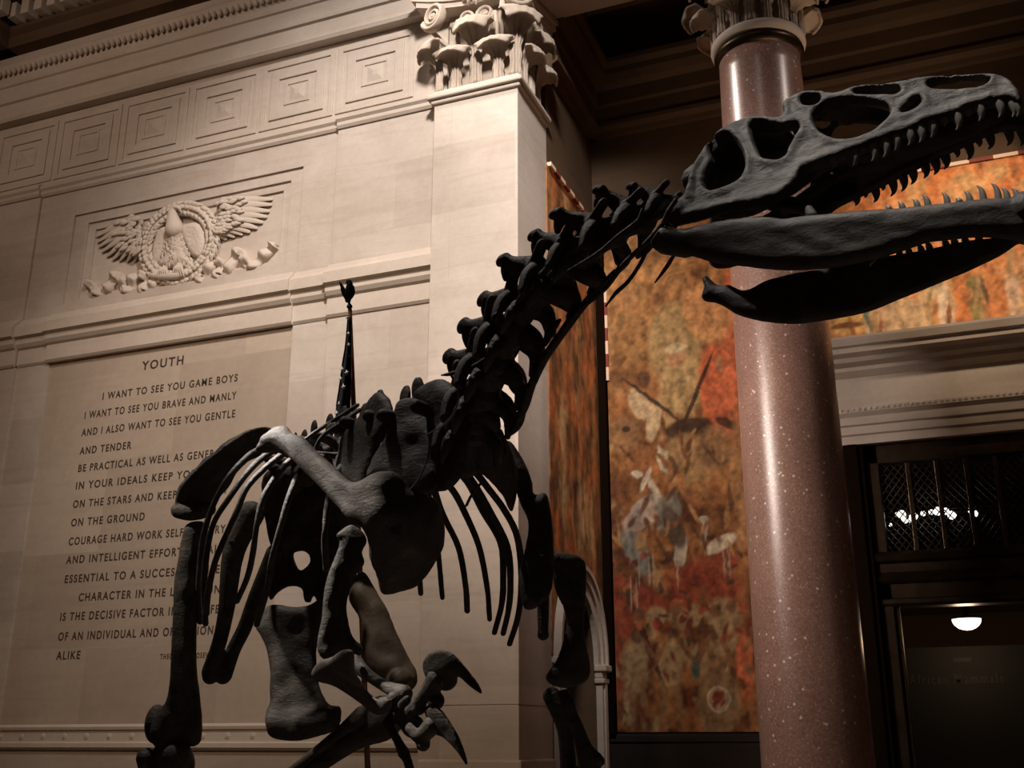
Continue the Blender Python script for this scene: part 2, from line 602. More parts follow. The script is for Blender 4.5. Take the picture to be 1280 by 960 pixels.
# cornice between relief and inscription, breaking forward in three steps
bm = bmesh.new()
def cornice(x0, x1, e):
    extrude_profile(bm, [(-.2, 7.86), (.02 + e, 7.86), (.05 + e, 7.90), (.05 + e, 8.17), (.09 + e, 8.20), (.13 + e, 8.26), (.13 + e, 8.35), (.20 + e, 8.38),
                         (.20 + e, 8.56), (.15 + e, 8.62), (.10 + e, 8.66), (.06 + e, 8.74), (-.2, 8.76)], x0, x1, 'X', WY)
cornice(LX, -14.75, .05)
cornice(-14.75, -14.06, -.01)
cornice(-14.06, -9.10, .03)
cornice(-9.10, -8.45, -.01)
cornice(-8.45, -6.6, .05)
tag(link('trim_2', bm, M['trim']), kind='structure')

# frieze bottom moulding, frieze band, architrave fasciae, bead, plain frieze
bm = bmesh.new()
def fz(x0, x1, e):
    extrude_profile(bm, [(-.2, 11.20), (.03 + e, 11.20), (.06 + e, 11.24), (.06 + e, 11.30), (.10 + e, 11.34), (.10 + e, 11.40), (.04 + e, 11.44), (-.2, 11.44)], x0, x1, 'X', WY)
fz(LX, -14.75, .05)
fz(-14.75, -8.45, 0)
fz(-8.45, -6.6, .05)
tag(link('trim_3', bm, M['trim']), kind='structure')
bm = bmesh.new()
extrude_profile(bm, [(-.2, 12.93), (.20, 12.93), (.23, 12.99), (.21, 13.02), (.21, 13.30), (.26, 13.32), (.27, 13.38), (.25, 13.40), (.25, 13.66), (.29, 13.68), (.30, 13.74), (.28, 13.76), (.28, 13.92),
                     (.34, 13.98), (.36, 14.10), (.33, 14.16), (.20, 14.2), (.20, 14.7), (-.2, 14.7)], LX, -6.45, 'X', WY)
x = LX + .1
while x < -6.5:
    mtx = Matrix.Translation((x, WY - .355, 13.95))
    bmesh.ops.create_uvsphere(bm, u_segments=8, v_segments=6, radius=1, matrix=mtx @ Matrix.Diagonal((.045, .05, .075, 1)))
    x += .125
tag(link('trim_4', bm, M['trim']), kind='structure')

# top cornice with dentils, returning along the end wall
bm = bmesh.new()
extrude_profile(bm, [(-.2, 14.42), (.45, 14.42), (.50, 14.52), (.50, 14.62), (.60, 14.69), (.60, 14.76), (.56, 14.78), (.56, 15.14), (1.05, 15.20), (1.05, 15.7), (1.2, 16.0), (-.2, 16.0)], LX, -6.45, 'X', WY)
extrude_profile(bm, [(-.2, 14.42), (.45, 14.42), (.50, 14.52), (.50, 14.62), (.60, 14.69), (.60, 14.76), (.56, 14.78), (.56, 15.14), (1.05, 15.20), (1.05, 15.7), (1.2, 16.0), (-.2, 16.0)], 5, WY, 'Y', LX)
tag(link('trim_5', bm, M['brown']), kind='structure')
bm = bmesh.new()
x = LX + .72
while x < -6.6:
    box(bm, x, x + .19, WY - .82, WY - .5, 14.80, 15.12)
    x += .32
y = WY - 1.05
while y > 6:
    box(bm, LX + .5, LX + .82, y, y + .19, 14.80, 15.12)
    y -= .32
tag(link('trim_6', bm, M['trim'], mods=[('bevel', .015)]), kind='structure')

# frieze band with nested square panels (each square a part of the trim)
bm = bmesh.new()
box(bm, LX, -6.5, WY - .02, WY + .5, 11.40, 13.0)
frieze = tag(link('trim_7', bm, M['trim']), kind='structure')
def square_ring(bm, xc, zc, w, h_, t, y0, y1):
    for (a, b_, c_, d) in ((xc - w, xc - w + t, zc - h_, zc + h_), (xc + w - t, xc + w, zc - h_, zc + h_), (xc - w + t, xc + w - t, zc - h_, zc - h_ + t), (xc - w + t, xc + w - t, zc + h_ - t, zc + h_)):
        box(bm, a, b_, y0, y1, c_, d)
PITCHX = 1.50
for k in range(7):
    xc = -7.82 - k * PITCHX
    bm = bmesh.new()
    zc = 12.16
    square_ring(bm, xc, zc, .72, .64, .09, WY - .046, WY - .015)
    square_ring(bm, xc, zc, .53, .47, .16, WY - .050, WY - .015)
    square_ring(bm, xc, zc, .25, .22, .05, WY - .038, WY - .015)
    mtx = Matrix.Translation((xc, WY - .03, zc)) @ Matrix.Rotation(math.pi / 2, 4, 'X') @ Matrix.Rotation(math.pi / 4, 4, 'Z')
    bmesh.ops.create_cone(bm, cap_ends=True, segments=4, radius1=.24, radius2=.06, depth=.03, matrix=mtx)
    link('square_panel', bm, M['trim'], frieze, mods=[('bevel', .008)])

# --- recess: side wall with an arched doorway, back wall, ceiling
AZ, AY, AR = 2.75, 15.77, 0.86           # springing height, centre and radius of the side arch
bm = bmesh.new()
segs = 24
arc = [(AY + AR * math.cos(math.pi * k / segs), AZ + AR * 1.25 * math.sin(math.pi * k / segs)) for k in range(segs + 1)]
ring = [(AY + AR, 0)] + arc + [(AY - AR, 0)]
outer = [(BY + .2, 0), (BY + .2, AZ)] + [(BY + .2, 13.2)] + [(14.6, 13.2), (14.6, AZ), (14.6, 0)]
poly = [(BY + .4, 0), (BY + .4, 15.2), (14.62, 15.2), (14.62, 0)] + ring[::-1]
vs = [bm.verts.new((SX, y, z)) for y, z in poly]
f = bm.faces.new(vs)
ex = bmesh.ops.extrude_face_region(bm, geom=[f])
bmesh.ops.translate(bm, verts=[g for g in ex['geom'] if isinstance(g, bmesh.types.BMVert)], vec=(-.5, 0, 0))
bmesh.ops.triangulate(bm, faces=[f_ for f_ in bm.faces if len(f_.verts) > 4])
tag(link('wall_recess_side', bm, M['brown']), kind='structure')
bm = bmesh.new()
box(bm, SX - 1.6, SX - 1.5, 14.7, 17.5, 0, 4.5)
tag(link('wall_recess_side_niche', bm, M['brown']), kind='structure')

DX0, DX1, DZT = -0.95, 1.9, 5.95          # main doorway opening of the back wall
bm = bmesh.new()
box(bm, SX - .3, DX0, BY, BY + .5, 1.72, 15.2)
box(bm, DX1, 6.3, BY, BY + .5, 1.72, 15.2)
box(bm, DX0, DX1, BY, BY + .5, DZT, 15.2)
tag(link('wall_back', bm, M['brown']), kind='structure')
bm = bmesh.new()
box(bm, SX - .3, DX0 - .3, BY - .04, BY + .5, 0, 1.72)
box(bm, DX1 + .3, 6.3, BY - .04, BY + .5, 0, 1.72)
extrude_profile(bm, [(.02, 1.60), (.07, 1.62), (.07, 1.70), (.02, 1.74)], SX, DX0 - .3, 'X', BY)
tag(link('wall_back_base', bm, M['wainscot']), kind='structure')
bm = bmesh.new()
box(bm, 6.1, 6.6, 13.4, BY + .5, 0, 15.2)
tag(link('wall_recess_right', bm, M['stone_side']), kind='structure')

# entablature round the recess and its coffered ceiling
ent = [(-.1, 12.22), (.10, 12.22), (.12, 12.30), (.22, 12.36), (.22, 12.44), (.17, 12.46), (.17, 12.78), (.22, 12.82), (.22, 13.10), (.34, 13.16), (.42, 13.30), (.42, 13.42), (.50, 13.5), (.50, 13.6), (-.1, 13.6)]
bm = bmesh.new()
extrude_profile(bm, ent, SX, 6.1, 'X', BY)
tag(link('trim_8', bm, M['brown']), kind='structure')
bm = bmesh.new()
extrude_profile(bm, ent, 14.62, BY, 'Y', SX)
tag(link('trim_9', bm, M['brown']), kind='structure')
bm = bmesh.new()
box(bm, SX - .4, 6.6, 13.3, BY + .5, 15.0, 15.4)
box(bm, SX, 6.1, 13.35, 14.75, 13.95, 15.0)
for xb in (-1.66, 2.58):
    box(bm, xb - .45, xb + .45, 14.75, BY, 13.95, 15.0)
    box(bm, xb - .62, xb + .62, 14.75, BY, 14.55, 15.0)
box(bm, SX, 6.1, 14.75, 14.95, 14.5, 15.0)
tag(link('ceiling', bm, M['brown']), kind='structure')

# archivolt and imposts of the side arch
arch = empty('arched_doorway', (SX, AY, 0), 'pale stone arched doorway surround low in the mural side wall of the recess', 'doorway')
bm = bmesh.new()
for (r0, r1, t) in ((AR - .02, AR + .12, .06), (AR + .12, AR + .22, .10), (AR + .22, AR + .28, .14)):
    prev = None
    for k in range(29):
        a = math.pi * k / 28
        cur = [bm.verts.new((SX + o, AY + r * math.cos(a), AZ + 1.25 * r * math.sin(a))) for r, o in ((r0, -.02), (r0, t), (r1, t), (r1, -.02))]
        if prev:
            for i in range(4):
                bm.faces.new((prev[i], prev[(i + 1) % 4], cur[(i + 1) % 4], cur[i]))
        else:
            bm.faces.new(cur)
        prev = cur
    bm.faces.new(prev)
link('archivolt', bm, M['trim'], arch)
for yy in (AY - AR - .27, AY + AR - .02):
    bm = bmesh.new()
    box(bm, SX - .02, SX + .10, yy + .03, yy + .28, 0, AZ - .28)
    box(bm, SX + .10, SX + .13, yy + .09, yy + .22, 0, AZ - .28)
    link('jamb', bm, M['trim'], arch, mods=[('bevel', .01)])
    bm = bmesh.new()
    box(bm, SX - .02, SX + .14, yy - .01, yy + .30, AZ - .28, AZ - .20)
    box(bm, SX - .02, SX + .11, yy + .01, yy + .28, AZ - .20, AZ - .10)
    box(bm, SX - .02, SX + .18, yy - .02, yy + .31, AZ - .10, AZ)
    link('impost', bm, M['trim'], arch, mods=[('bevel', .02)])

# =================================================================== PILASTER AND COLUMNS
def leaf_mesh(bm, base, outd, h_, w, curl, nx=16, ns=18):
    outd = Vector(outd).normalized()
    side = Vector((0, 0, 1)).cross(outd).normalized()
    prof = catmull([(.10, 0.0), (.10, .28), (.10, .52), (.14, .74), (.26, .92), (.44, 1.0), (.60, .95), (.66, .82)], 6)
    m_ = len(prof) - 1
    rows = []
    for i in range(m_ + 1):
        s = i / m_
        o, z = prof[i]
        o *= curl
        z *= h_
        wid = w * (.32 + .80 * max(0, min(1, (s - .30) / .38)) ** 1.4) * (1 - .30 * max(0, (s - .80) / .20) ** 2)
        wid *= 1 + (.10 if s < .5 else .05) * math.sin(s * 40)
        row = []
        for j in range(nx + 1):
            q = j / nx * 2 - 1
            cup = -.10 * w * q * q * (1 - s) - .30 * w * q * q * max(0, s - .45)
            groove = .04 * w * math.cos(q * math.pi * 4) * (1 - s) + .012 * w * math.cos(q * math.pi * 5)
            row.append(bm.verts.new(Vector(base) + outd * (o + cup + groove) + side * (q * wid * .5) + Vector((0, 0, z - .13 * h_ * q * q * max(0, s - .4)))))
        rows.append(row)
    for a, b_ in zip(rows, rows[1:]):
        for j in range(nx):
            bm.faces.new((a[j], a[j + 1], b_[j + 1], b_[j]))


def volute_mesh(bm, centre, outd, r, turns=2.2, thick=.035, mirror=1, stem=None):
    outd = Vector(outd).normalized()
    side = Vector((0, 0, 1)).cross(outd).normalized() * mirror
    pts, rad = [], []
    n = 44
    for k in range(n + 1):
        a = k / n * turns * 2 * math.pi
        rr = r * (1 - .86 * k / n)
        pts.append(Vector(centre) + side * (rr * math.cos(a + math.pi)) + Vector((0, 0, rr * math.sin(a + math.pi * .5 + math.pi * .5))))
        rad.append(thick * (1.1 - .5 * k / n))
    if stem is not None:
        pts = [Vector(stem), Vector(stem).lerp(pts[0], .5) + side * -.02] + pts
        rad = [thick * .8, thick] + rad
    tube(bm, pts, rad, 8, 1, flat=1.9, side=outd)
    ball(bm, centre, thick * 1.5, (1, 1, 1), None, 8)


def flower_mesh(bm, c_, outd, r):
    outd = Vector(outd).normalized()
    side = Vector((0, 0, 1)).cross(outd).normalized()
    for k in range(9):
        a = 2 * math.pi * k / 9
        d = side * math.cos(a) + Vector((0, 0, 1)) * math.sin(a)
        tube(bm, [Vector(c_), Vector(c_) + d * r * .55 + outd * .05, Vector(c_) + d * r + outd * .01], [r * .12, r * .24, r * .10], 6, 3)
    ball(bm, Vector(c_) + outd * .07, r * .3, (1, 1, 1), None, 8)


CZ = 11.34          # bottom of both capitals
stone_mods = [('solid', .035)]

# --- pilaster
PX0, PX1, PY0, PY1 = -6.6, SX, 13.35, 14.62
pil = empty('corner_pilaster', ((PX0 + PX1) / 2, 14, 0), 'square pale limestone pilaster with leafy capital at the recess corner', 'pilaster')
bm = bmesh.new()
box(bm, PX0, PX1, PY0, PY1, 2.07, 11.1)
box(bm, PX0, PX1, PY0, PY1, 1.4, 2.055)
box(bm, PX0 + .01, PX1 - .01, PY0 + .01, PY1 - .01, 2.04, 2.09)
link('shaft', bm, M['stone'], pil)
bm = bmesh.new()
box(bm, PX0, PX1 + .12, PY0 - .12, PY1, 0, .8)
box(bm, PX0, PX1 + .05, PY0 - .05, PY1, .8, 1.4)
link('base', bm, M['trim'], pil, mods=[('bevel', .03)])
bm = bmesh.new()
box(bm, PX0 - .05, PX1 + .05, PY0 - .05, PY1, 11.10, 11.17)
box(bm, PX0 - .10, PX1 + .10, PY0 - .10, PY1, 11.17, 11.26)
box(bm, PX0 - .03, PX1 + .03, PY0 - .03, PY1, 11.26, 11.34)
link('astragal', bm, M['trim'], pil, mods=[('bevel', .025)])
bm = bmesh.new()
box(bm, PX0 + .16, PX1 - .16, PY0 + .16, PY1, 11.34, 13.0)
capital = link('capital', bm, M['capital'], pil)
PC = (PX0 + PX1) / 2
FRONT, RIGHT, LEFT = (0, -1, 0), (1, 0, 0), (-1, 0, 0)
DIAG, DIAGL = (.7, -.7, 0), (-.7, -.7, 0)
def cap_leaf(base, d, h_, w, curl, root=None):
    bm = bmesh.new()
    leaf_mesh(bm, base, d, h_, w, curl)
    return link('leaf', bm, M['capital'], root or capital, True, stone_mods)
for x in (PC - .36, PC + .36):
    cap_leaf((x, PY0 + .08, CZ), FRONT, .62, .56, .55)
for x in (PC - .01,):
    cap_leaf((x, PY0 + .07, CZ), FRONT, 1.05, .62, .66)
cap_leaf((PX1 - .08, PY0 + .08, CZ), DIAG, 1.08, .62, .66)
cap_leaf((PX0 + .08, PY0 + .08, CZ), DIAGL, .80, .56, .60)
for yy in (PY0 + .42, PY0 + 1.0):
    cap_leaf((PX1 - .08, yy, CZ), RIGHT, .62, .50, .55)
cap_leaf((PX1 - .08, PY0 + .70, CZ), RIGHT, 1.05, .56, .66)
bm = bmesh.new()
volute_mesh(bm, (PX0 + .10, PY0 - .30, 12.52), (-.35, -.93, 0), .24, 2.4, .040, 1, (PX0 + .42, PY0 + .04, 11.9))
link('volute', bm, M['capital'], capital, True)
bm = bmesh.new()
volute_mesh(bm, (PC - .14, PY0 - .06, 12.52), FRONT, .15, 2.2, .032, 1, (PC - .30, PY0 + .06, 11.9))
link('volute', bm, M['capital'], capital, True)
bm = bmesh.new()
volute_mesh(bm, (PC + .18, PY0 - .06, 12.52), FRONT, .17, 2.2, .034, -1, (PC + .34, PY0 + .06, 11.9))
link('volute', bm, M['capital'], capital, True)
bm = bmesh.new()
volute_mesh(bm, (PX1 + .12, PY0 - .22, 12.62), (.55, -.83, 0), .25, 2.4, .045, 1, (PX1 - .28, PY0 + .04, 11.95))
link('volute', bm, M['capital'], capital, True)
bm = bmesh.new()
volute_mesh(bm, (PX1 + .10, PY0 + .62, 12.52), RIGHT, .17, 2.2, .034, 1, (PX1 - .05, PY0 + .45, 11.9))
link('volute', bm, M['capital'], capital, True)
bm = bmesh.new()
# abacus with hollowed front edge
ab = []
for k in range(17):
    q = k / 16 * 2 - 1
    ab.append((PC + q * 1.0, PY0 - .34 + .26 * (1 - q * q)))
ab += [(PX1 + .30, PY0 - .30)] + [(PX1 + .30 - .2 * (1 - (k / 8 - 1) ** 2), PY0 - .2 + (k / 16) * 1.5) for k in range(17)]
ab += [(PX1 + .2, PY1), (PX0 - .3, PY1)]
ab = ab[:17] + [(PX1 + .10, PY0 + .3), (PX1 + .06, PY0 + .7), (PX1 + .2, PY1), (PX0 - .3, PY1)]
for (s_, z0, z1) in ((.94, 12.80, 12.90), (1.0, 12.90, 13.02), (1.04, 13.02, 13.12)):
    lo = [bm.verts.new((PC + (x - PC) * s_, 14 + (y - 14) * s_, z0)) for x, y in ab]
    hi = [bm.verts.new((PC + (x - PC) * s_, 14 + (y - 14) * s_, z1)) for x, y in ab]
    for i in range(len(ab)):
        j = (i + 1) % len(ab)
        bm.faces.new((lo[i], lo[j], hi[j], hi[i]))
    bm.faces.new(lo[::-1]); bm.faces.new(hi)
link('abacus', bm, M['trim'], capital)
bm = bmesh.new()
flower_mesh(bm, (PC + .03, PY0 - .16, 12.86), FRONT, .20)
link('fleuron', bm, M['trim'], capital, True)

# --- granite columns
def make_column(X):
    CX, CY = X, 14.0
    root = empty('granite_column', (CX, CY, 0), 'polished red granite column rising behind the dinosaur skull', 'column')
    bm = bmesh.new()
    prof = [(.66, 1.0), (.652, 1.6), (.645, 3), (.635, 5), (.622, 7.5), (.60, 9.5), (.575, 11.10)]
    lathe(bm, [tuple(p) for p in catmull(prof, 5)], (CX, CY), 72)
    link('shaft', bm, M['granite'], root, True)
    bm = bmesh.new()
    lathe(bm, [(.95, 0), (.95, .25), (.92, .3), (.86, .5), (.80, .56), (.78, .7), (.80, .76), (.76, .9), (.70, .95), (.68, 1.02)], (CX, CY), 48)
    link('base', bm, M['trim'], root)
    bm = bmesh.new()
    lathe(bm, [(.56, 11.02), (.60, 11.06), (.635, 11.09), (.645, 11.13), (.625, 11.17), (.60, 11.19)], (CX, CY), 64)
    link('neck_ring', bm, M['bronze'], root, True)
    bm = bmesh.new()
    lathe(bm, [(.58, 11.165), (.63, 11.18), (.67, 11.22), (.685, 11.27), (.68, 11.31), (.66, 11.34), (.58, 11.36)], (CX, CY), 64)
    link('astragal', bm, M['trim'], root, True)
    bm = bmesh.new()
    lathe(bm, [(.52, 11.34), (.50, 11.7), (.50, 12.1), (.56, 12.5), (.72, 12.8)], (CX, CY), 32)
    capi = link('capital', bm, M['capital'], root, True)
    for k in range(8):
        a = 2 * math.pi * (k + .5) / 8
        d = (math.cos(a), math.sin(a), 0)
        cap_leaf((CX + d[0] * .56, CY + d[1] * .56, 11.34), d, .46, .44, .62, capi)
        a = 2 * math.pi * k / 8
        d = (math.cos(a), math.sin(a), 0)
        cap_leaf((CX + d[0] * .57, CY + d[1] * .57, 11.34), d, .80, .48, .78, capi)
    for k in range(4):
        a = 2 * math.pi * (k + .5) / 4
        d = Vector((math.cos(a), math.sin(a), 0))
        bm = bmesh.new()
        volute_mesh(bm, Vector((CX, CY, 12.6)) + d * 1.0, Vector((-d.y, d.x, 0)), .22, 2.2, .04, -1, Vector((CX, CY, 11.9)) + d * .6)
        link('volute', bm, M['capital'], capi, True)
    bm = bmesh.new()
    for (s_, z0, z1) in ((1.0, 12.82, 12.95), (1.06, 12.95, 13.15)):
        pts = []
        for side_ in range(4):
            a0 = math.pi / 2 * side_ + math.pi / 4
            p0 = Vector((math.cos(a0), math.sin(a0), 0)) * 1.18
            p1 = Vector((math.cos(a0 + math.pi / 2), math.sin(a0 + math.pi / 2), 0)) * 1.18
            for k in range(8):
                q = k / 8
                p = p0.lerp(p1, q)
                p *= 1 - .16 * math.sin(q * math.pi)
                pts.append(p * s_)
        lo = [bm.verts.new((CX + p.x, CY + p.y, z0)) for p in pts]
        hi = [bm.verts.new((CX + p.x, CY + p.y, z1)) for p in pts]
        for i in range(len(pts)):
            j = (i + 1) % len(pts)
            bm.faces.new((lo[i], lo[j], hi[j], hi[i]))
        bm.faces.new(lo[::-1]); bm.faces.new(hi)
    link('abacus', bm, M['capital'], capi)
    return root
col1 = make_column(-1.66)
col2 = copy_tree(col1)
col2.location.x = 2.58
col2['label'] = 'second granite column whose capital leaf shows at the top right corner'
for o in (col1, col2):
    o['group'] = 'granite columns of the recess'
bm = bmesh.new()
box(bm, SX - 1.4, 6.6, 13.36, 14.64, 13.16, 13.96)
tag(link('trim_10', bm, M['trim']), kind='structure')
bm = bmesh.new()
box(bm, SX - 1.5, 6.6, 13.2, 14.64, 13.96, 15.4)
tag(link('trim_11', bm, M['trim']), kind='structure')

# =================================================================== EAGLE RELIEF
def wallmap(depth0):
    def f(x, y, h_):
        p = onY(x, y, WY + .12)
        return Vector((p.x, WY + .12 - depth0 - h_, p.z))
    return f
rel = empty('eagle_relief', (-11.5, WY, 8.95), 'carved limestone eagle with spread wings inside a laurel wreath, above the inscription', 'relief')
# wreath: ring of overlapping leaves traced round an ellipse on the wall
wc = onY(226, 305, WY)
bm = bmesh.new()
ring_pts = []
for k in range(48):
    a = 2 * math.pi * k / 48
    p = onY(228 + 42 * math.cos(a), 307 + 43 * math.sin(a) - 8 * math.cos(a), WY + .12)
    ring_pts.append(Vector((p.x, WY + .10, p.z)))
for k in range(48):
    tube(bm, [ring_pts[k], ring_pts[(k + 1) % 48]], [.12, .12], 10, 1)
rnd = random.Random(4)
for k in range(48):
    d = (ring_pts[(k + 1) % 48] - ring_pts[k]).normalized()
    n_ = d.cross(Vector((0, 1, 0)))
    for q in (-1, 0, 1):
        c_ = ring_pts[k] + n_ * q * .09 + Vector((0, -.10 + .035 * abs(q), 0)) + d * rnd.uniform(-.03, .03)
        e = d + n_ * q * .5
        tube(bm, [c_ - e * .05, c_ + Vector((0, -.03, 0)), c_ + e * .10], [.02, .048, .012], 6, 3, .6, (0, 1, 0))
link('wreath', bm, M['trim'], rel, True)
# body
bm = bmesh.new()
def Wp(x, y, d):
    p = onY(x, y, WY + .12)
    return Vector((p.x, WY + .12 - d, p.z))
def relief(outl, dep, rr, base=.0):
    mp_ = wallmap(base)
    def prof(d, x, y):
        q = min(d / rr, 1)
        return dep * math.sqrt(max(0, 1 - (1 - q) ** 2)) + .012 * noise.noise(Vector((x * .5, y * .35, 2))), .02
    slab(bm, outl, [], mp_, prof, 1.6)
r5 = lambda L_: pxs(L_, 90, 230, 1280 / 280)
relief(r5([(500, 275), (540, 250), (590, 252), (612, 272), (600, 330), (575, 370), (545, 420), (515, 460), (480, 480), (468, 440), (470, 380), (485, 320)]), .14, 8)
relief(r5([(640, 250), (700, 225), (748, 235), (778, 285), (785, 350), (775, 410), (740, 440), (705, 430), (680, 400), (660, 360), (640, 310)]), .14, 8)
relief(r5([(590, 290), (605, 250), (640, 245), (665, 290), (672, 350), (690, 420), (700, 465), (650, 480), (600, 498), (540, 492), (500, 485), (530, 440), (560, 380), (580, 335)]), .17, 10)
tube(bm, [Wp(225, 292, .14), Wp(224, 279, .17), Wp(225, 270, .2), Wp(228, 266, .2)], [.19, .12, .08, .075], 10, 4, .8, (0, 1, 0))
tube(bm, [Wp(229, 266, .22), Wp(234, 267, .22), Wp(235, 271, .2)], [.05, .035, .012], 8, 4)
rnd = random.Random(7)
for k in range(170):
    yy = rnd.uniform(290, 334)
    xx = 222 + rnd.uniform(-1, 1) * (9 + (yy - 288) * .35)
    p = Wp(xx, yy, .165 - abs(xx - 224) * .0045)
    tube(bm, [p, p + Vector((0, -.014, -.05)), p + Vector((0, .01, -.11))], [.014, .028, .006], 5, 2)
for k in range(9):                                                   # long flight feathers of the inner wings
    q = k / 8
    tube(bm, [Wp(207 - q * 4, 293 + q * 6, .10), Wp(202 - q * 3, 305 + q * 8, .11), Wp(196 - q * 2 + 3 * (1 - q), 318 + q * 14, .05)], [.02, .035, .01], 6, 3)
    tube(bm, [Wp(245 + q * 5, 287 + q * 8, .10), Wp(249 + q * 5, 300 + q * 8, .11), Wp(246 + q * 8, 322 - q * 2, .05)], [.02, .035, .01], 6, 3)
link('eagle', bm, M['trim'], rel, True)
# wings of layered feathers
def wing(root_px, tips, n_small):
    bm = bmesh.new()
    R0 = Wp(*root_px, .05)
    for k, (tx, ty, sx_, sy_) in enumerate(tips):
        a, b_ = Wp(sx_, sy_, .07), Wp(tx, ty, .035)
        mid = a.lerp(b_, .55) + Vector((0, -.05, .05))
        tube(bm, [a, a.lerp(b_, .3) + Vector((0, -.04, .03)), mid, b_], [.05, .075, .075, .03], 8, 4, .28, (0, 1, 0))
    rnd = random.Random(n_small)
    for k in range(n_small):
        i = rnd.randrange(len(tips))
        tx, ty, sx_, sy_ = tips[i]
        q = rnd.uniform(.05, .55)
        c_ = Wp(sx_, sy_, .11).lerp(Wp(tx, ty, .08), q) + Vector((0, -.05, rnd.uniform(0, .08)))
        d = (Wp(tx, ty, .08) - Wp(sx_, sy_, .11)).normalized()
        tube(bm, [c_ - d * .06, c_, c_ + d * .09], [.02, .045, .012], 6, 2, .5, (0, 1, 0))
    return link('wing', bm, M['trim'], rel, True)
wing((275, 285), [(341, 250, 278, 264), (340, 257, 280, 268), (337, 265, 280, 273), (334, 272, 280, 277), (329, 279, 279, 281), (322, 286, 278, 285), (313, 291, 277, 288), (304, 294, 276, 291), (294, 297, 275, 295), (284, 300, 273, 297),
                  (300, 253, 276, 262), (322, 250, 276, 263)], 70)
wing((185, 305), [(123, 296, 178, 282), (124, 303, 178, 287), (126, 309, 178, 292), (130, 315, 179, 297), (136, 321, 179, 301), (143, 325, 180, 306), (152, 326, 180, 311), (161, 327, 181, 315), (170, 327, 182, 318), (128, 294, 176, 278), (150, 287, 180, 280)], 70)
# ribbons
def ribbon(pts, closed=False):
    bm = bmesh.new()
    P = catmull(pts, 8)
    rows = []
    for i, (x, y) in enumerate(P):
        d = np.array(P[min(i + 1, len(P) - 1)]) - np.array(P[max(i - 1, 0)])
        d /= max(np.hypot(*d), 1e-6)
        w = 5.0 if 3 < i < len(P) - 4 else 2.5
        hgt = .10 + .05 * math.sin(i * .55)
        rows.append([bm.verts.new(Wp(x - d[1] * w * s, y + d[0] * w * s, h_)) for s, h_ in ((-1, .0), (-1, hgt), (-.4, hgt + .02), (0, hgt), (.4, hgt + .02), (1, hgt), (1, .0))])
    for a, b_ in zip(rows, rows[1:]):
        for j in range(6):
            bm.faces.new((a[j], a[j + 1], b_[j + 1], b_[j]))
    return link('ribbon', bm, M['trim'], rel, True)
ribbon([(112, 353), (118, 360), (126, 367), (137, 364), (143, 352), (150, 346), (156, 352), (157, 364), (166, 362), (170, 350), (178, 345), (188, 352), (183, 366), (194, 360), (198, 347)])
ribbon([(208, 352), (226, 354), (236, 344), (240, 334), (248, 344), (258, 352), (266, 338), (274, 328), (279, 334), (276, 346), (288, 342), (294, 326), (302, 317), (308, 324), (311, 334), (322, 332), (333, 321), (342, 312), (347, 306)])
bm = bmesh.new()
tube(bm, [Wp(196, 348, .12), Wp(212, 350, .15), Wp(228, 349, .15), Wp(240, 343, .12)], [.06, .07, .07, .05], 8, 4)
for k in range(5):
    for (bx, by) in ((213, 344), (232, 341)):
        tube(bm, [Wp(bx, by - 8, .12), Wp(bx + (k - 2) * 2.2, by, .20), Wp(bx + (k - 2) * 3, by + 9, .18)], [.02, .03, .015], 6, 3)
link('talons', bm, M['trim'], rel, True)

# =================================================================== INSCRIPTION
ins = empty('carved_inscription', (-11.6, WY, 2.8), 'dark carved poem headed YOUTH on the tan limestone panel, partly behind the skeleton', 'inscription')
LINES = [("YOUTH", "YOUTH", (177, 462.5), (229, 455.5), .15),
         ("I WANT TO SEE YOU GAME BOYS", None, (128, 500), (297, 476), .122),
         ("I WANT TO SEE YOU BRAVE AND MANLY", None, (105.5, 524), (295.5, 498), .122),
         ("AND I ALSO WANT TO SEE YOU GENTLE", None, (101.7, 545.7), (293.7, 521), .122),
         ("AND TENDER", None, (99.5, 568), (164, 561), .122),
         ("BE PRACTICAL AS WELL AS GENEROUS", "BE PRACTICAL AS WELL AS GENERO", (97.5, 590.7), (276, 569.5), .122),
         ("IN YOUR IDEALS KEEP YOUR EYES", "IN YOUR IDEALS KEEP YO", (94.5, 613), (237, 596), .122),
         ("ON THE STARS AND KEEP YOUR FEET", "ON THE STARS AND KEEP", (91, 635.5), (220.5, 622), .122),
         ("ON THE GROUND", None, (88.7, 658), (180.5, 650), .122),
         ("COURAGE HARD WORK SELF MASTERY", "COURAGE HARD WORK SELF", (85.7, 681.7), (228.7, 670), .122),
         ("AND INTELLIGENT EFFORT ARE ALL", "AND INTELLIGENT EFFOR", (82.5, 705), (220.5, 694.5), .122),
         ("ESSENTIAL TO A SUCCESSFUL LIFE", "ESSENTIAL TO A SUCCES", (80.7, 729), (218, 719.5), .122),
         ("CHARACTER IN THE LONG RUN", None, (98, 751.7), (275, 741), .122),
         ("IS THE DECISIVE FACTOR IN THE LIFE", None, (75, 776), (273.7, 766), .122),
         ("OF AN INDIVIDUAL AND OF NATIONS", None, (72.5, 800.5), (272.5, 792.5), .122),
         ("ALIKE", None, (70, 825), (100, 823), .122),
         ("THEODORE ROOSEVELT", None, (200, 824.5), (271, 821), .075)]


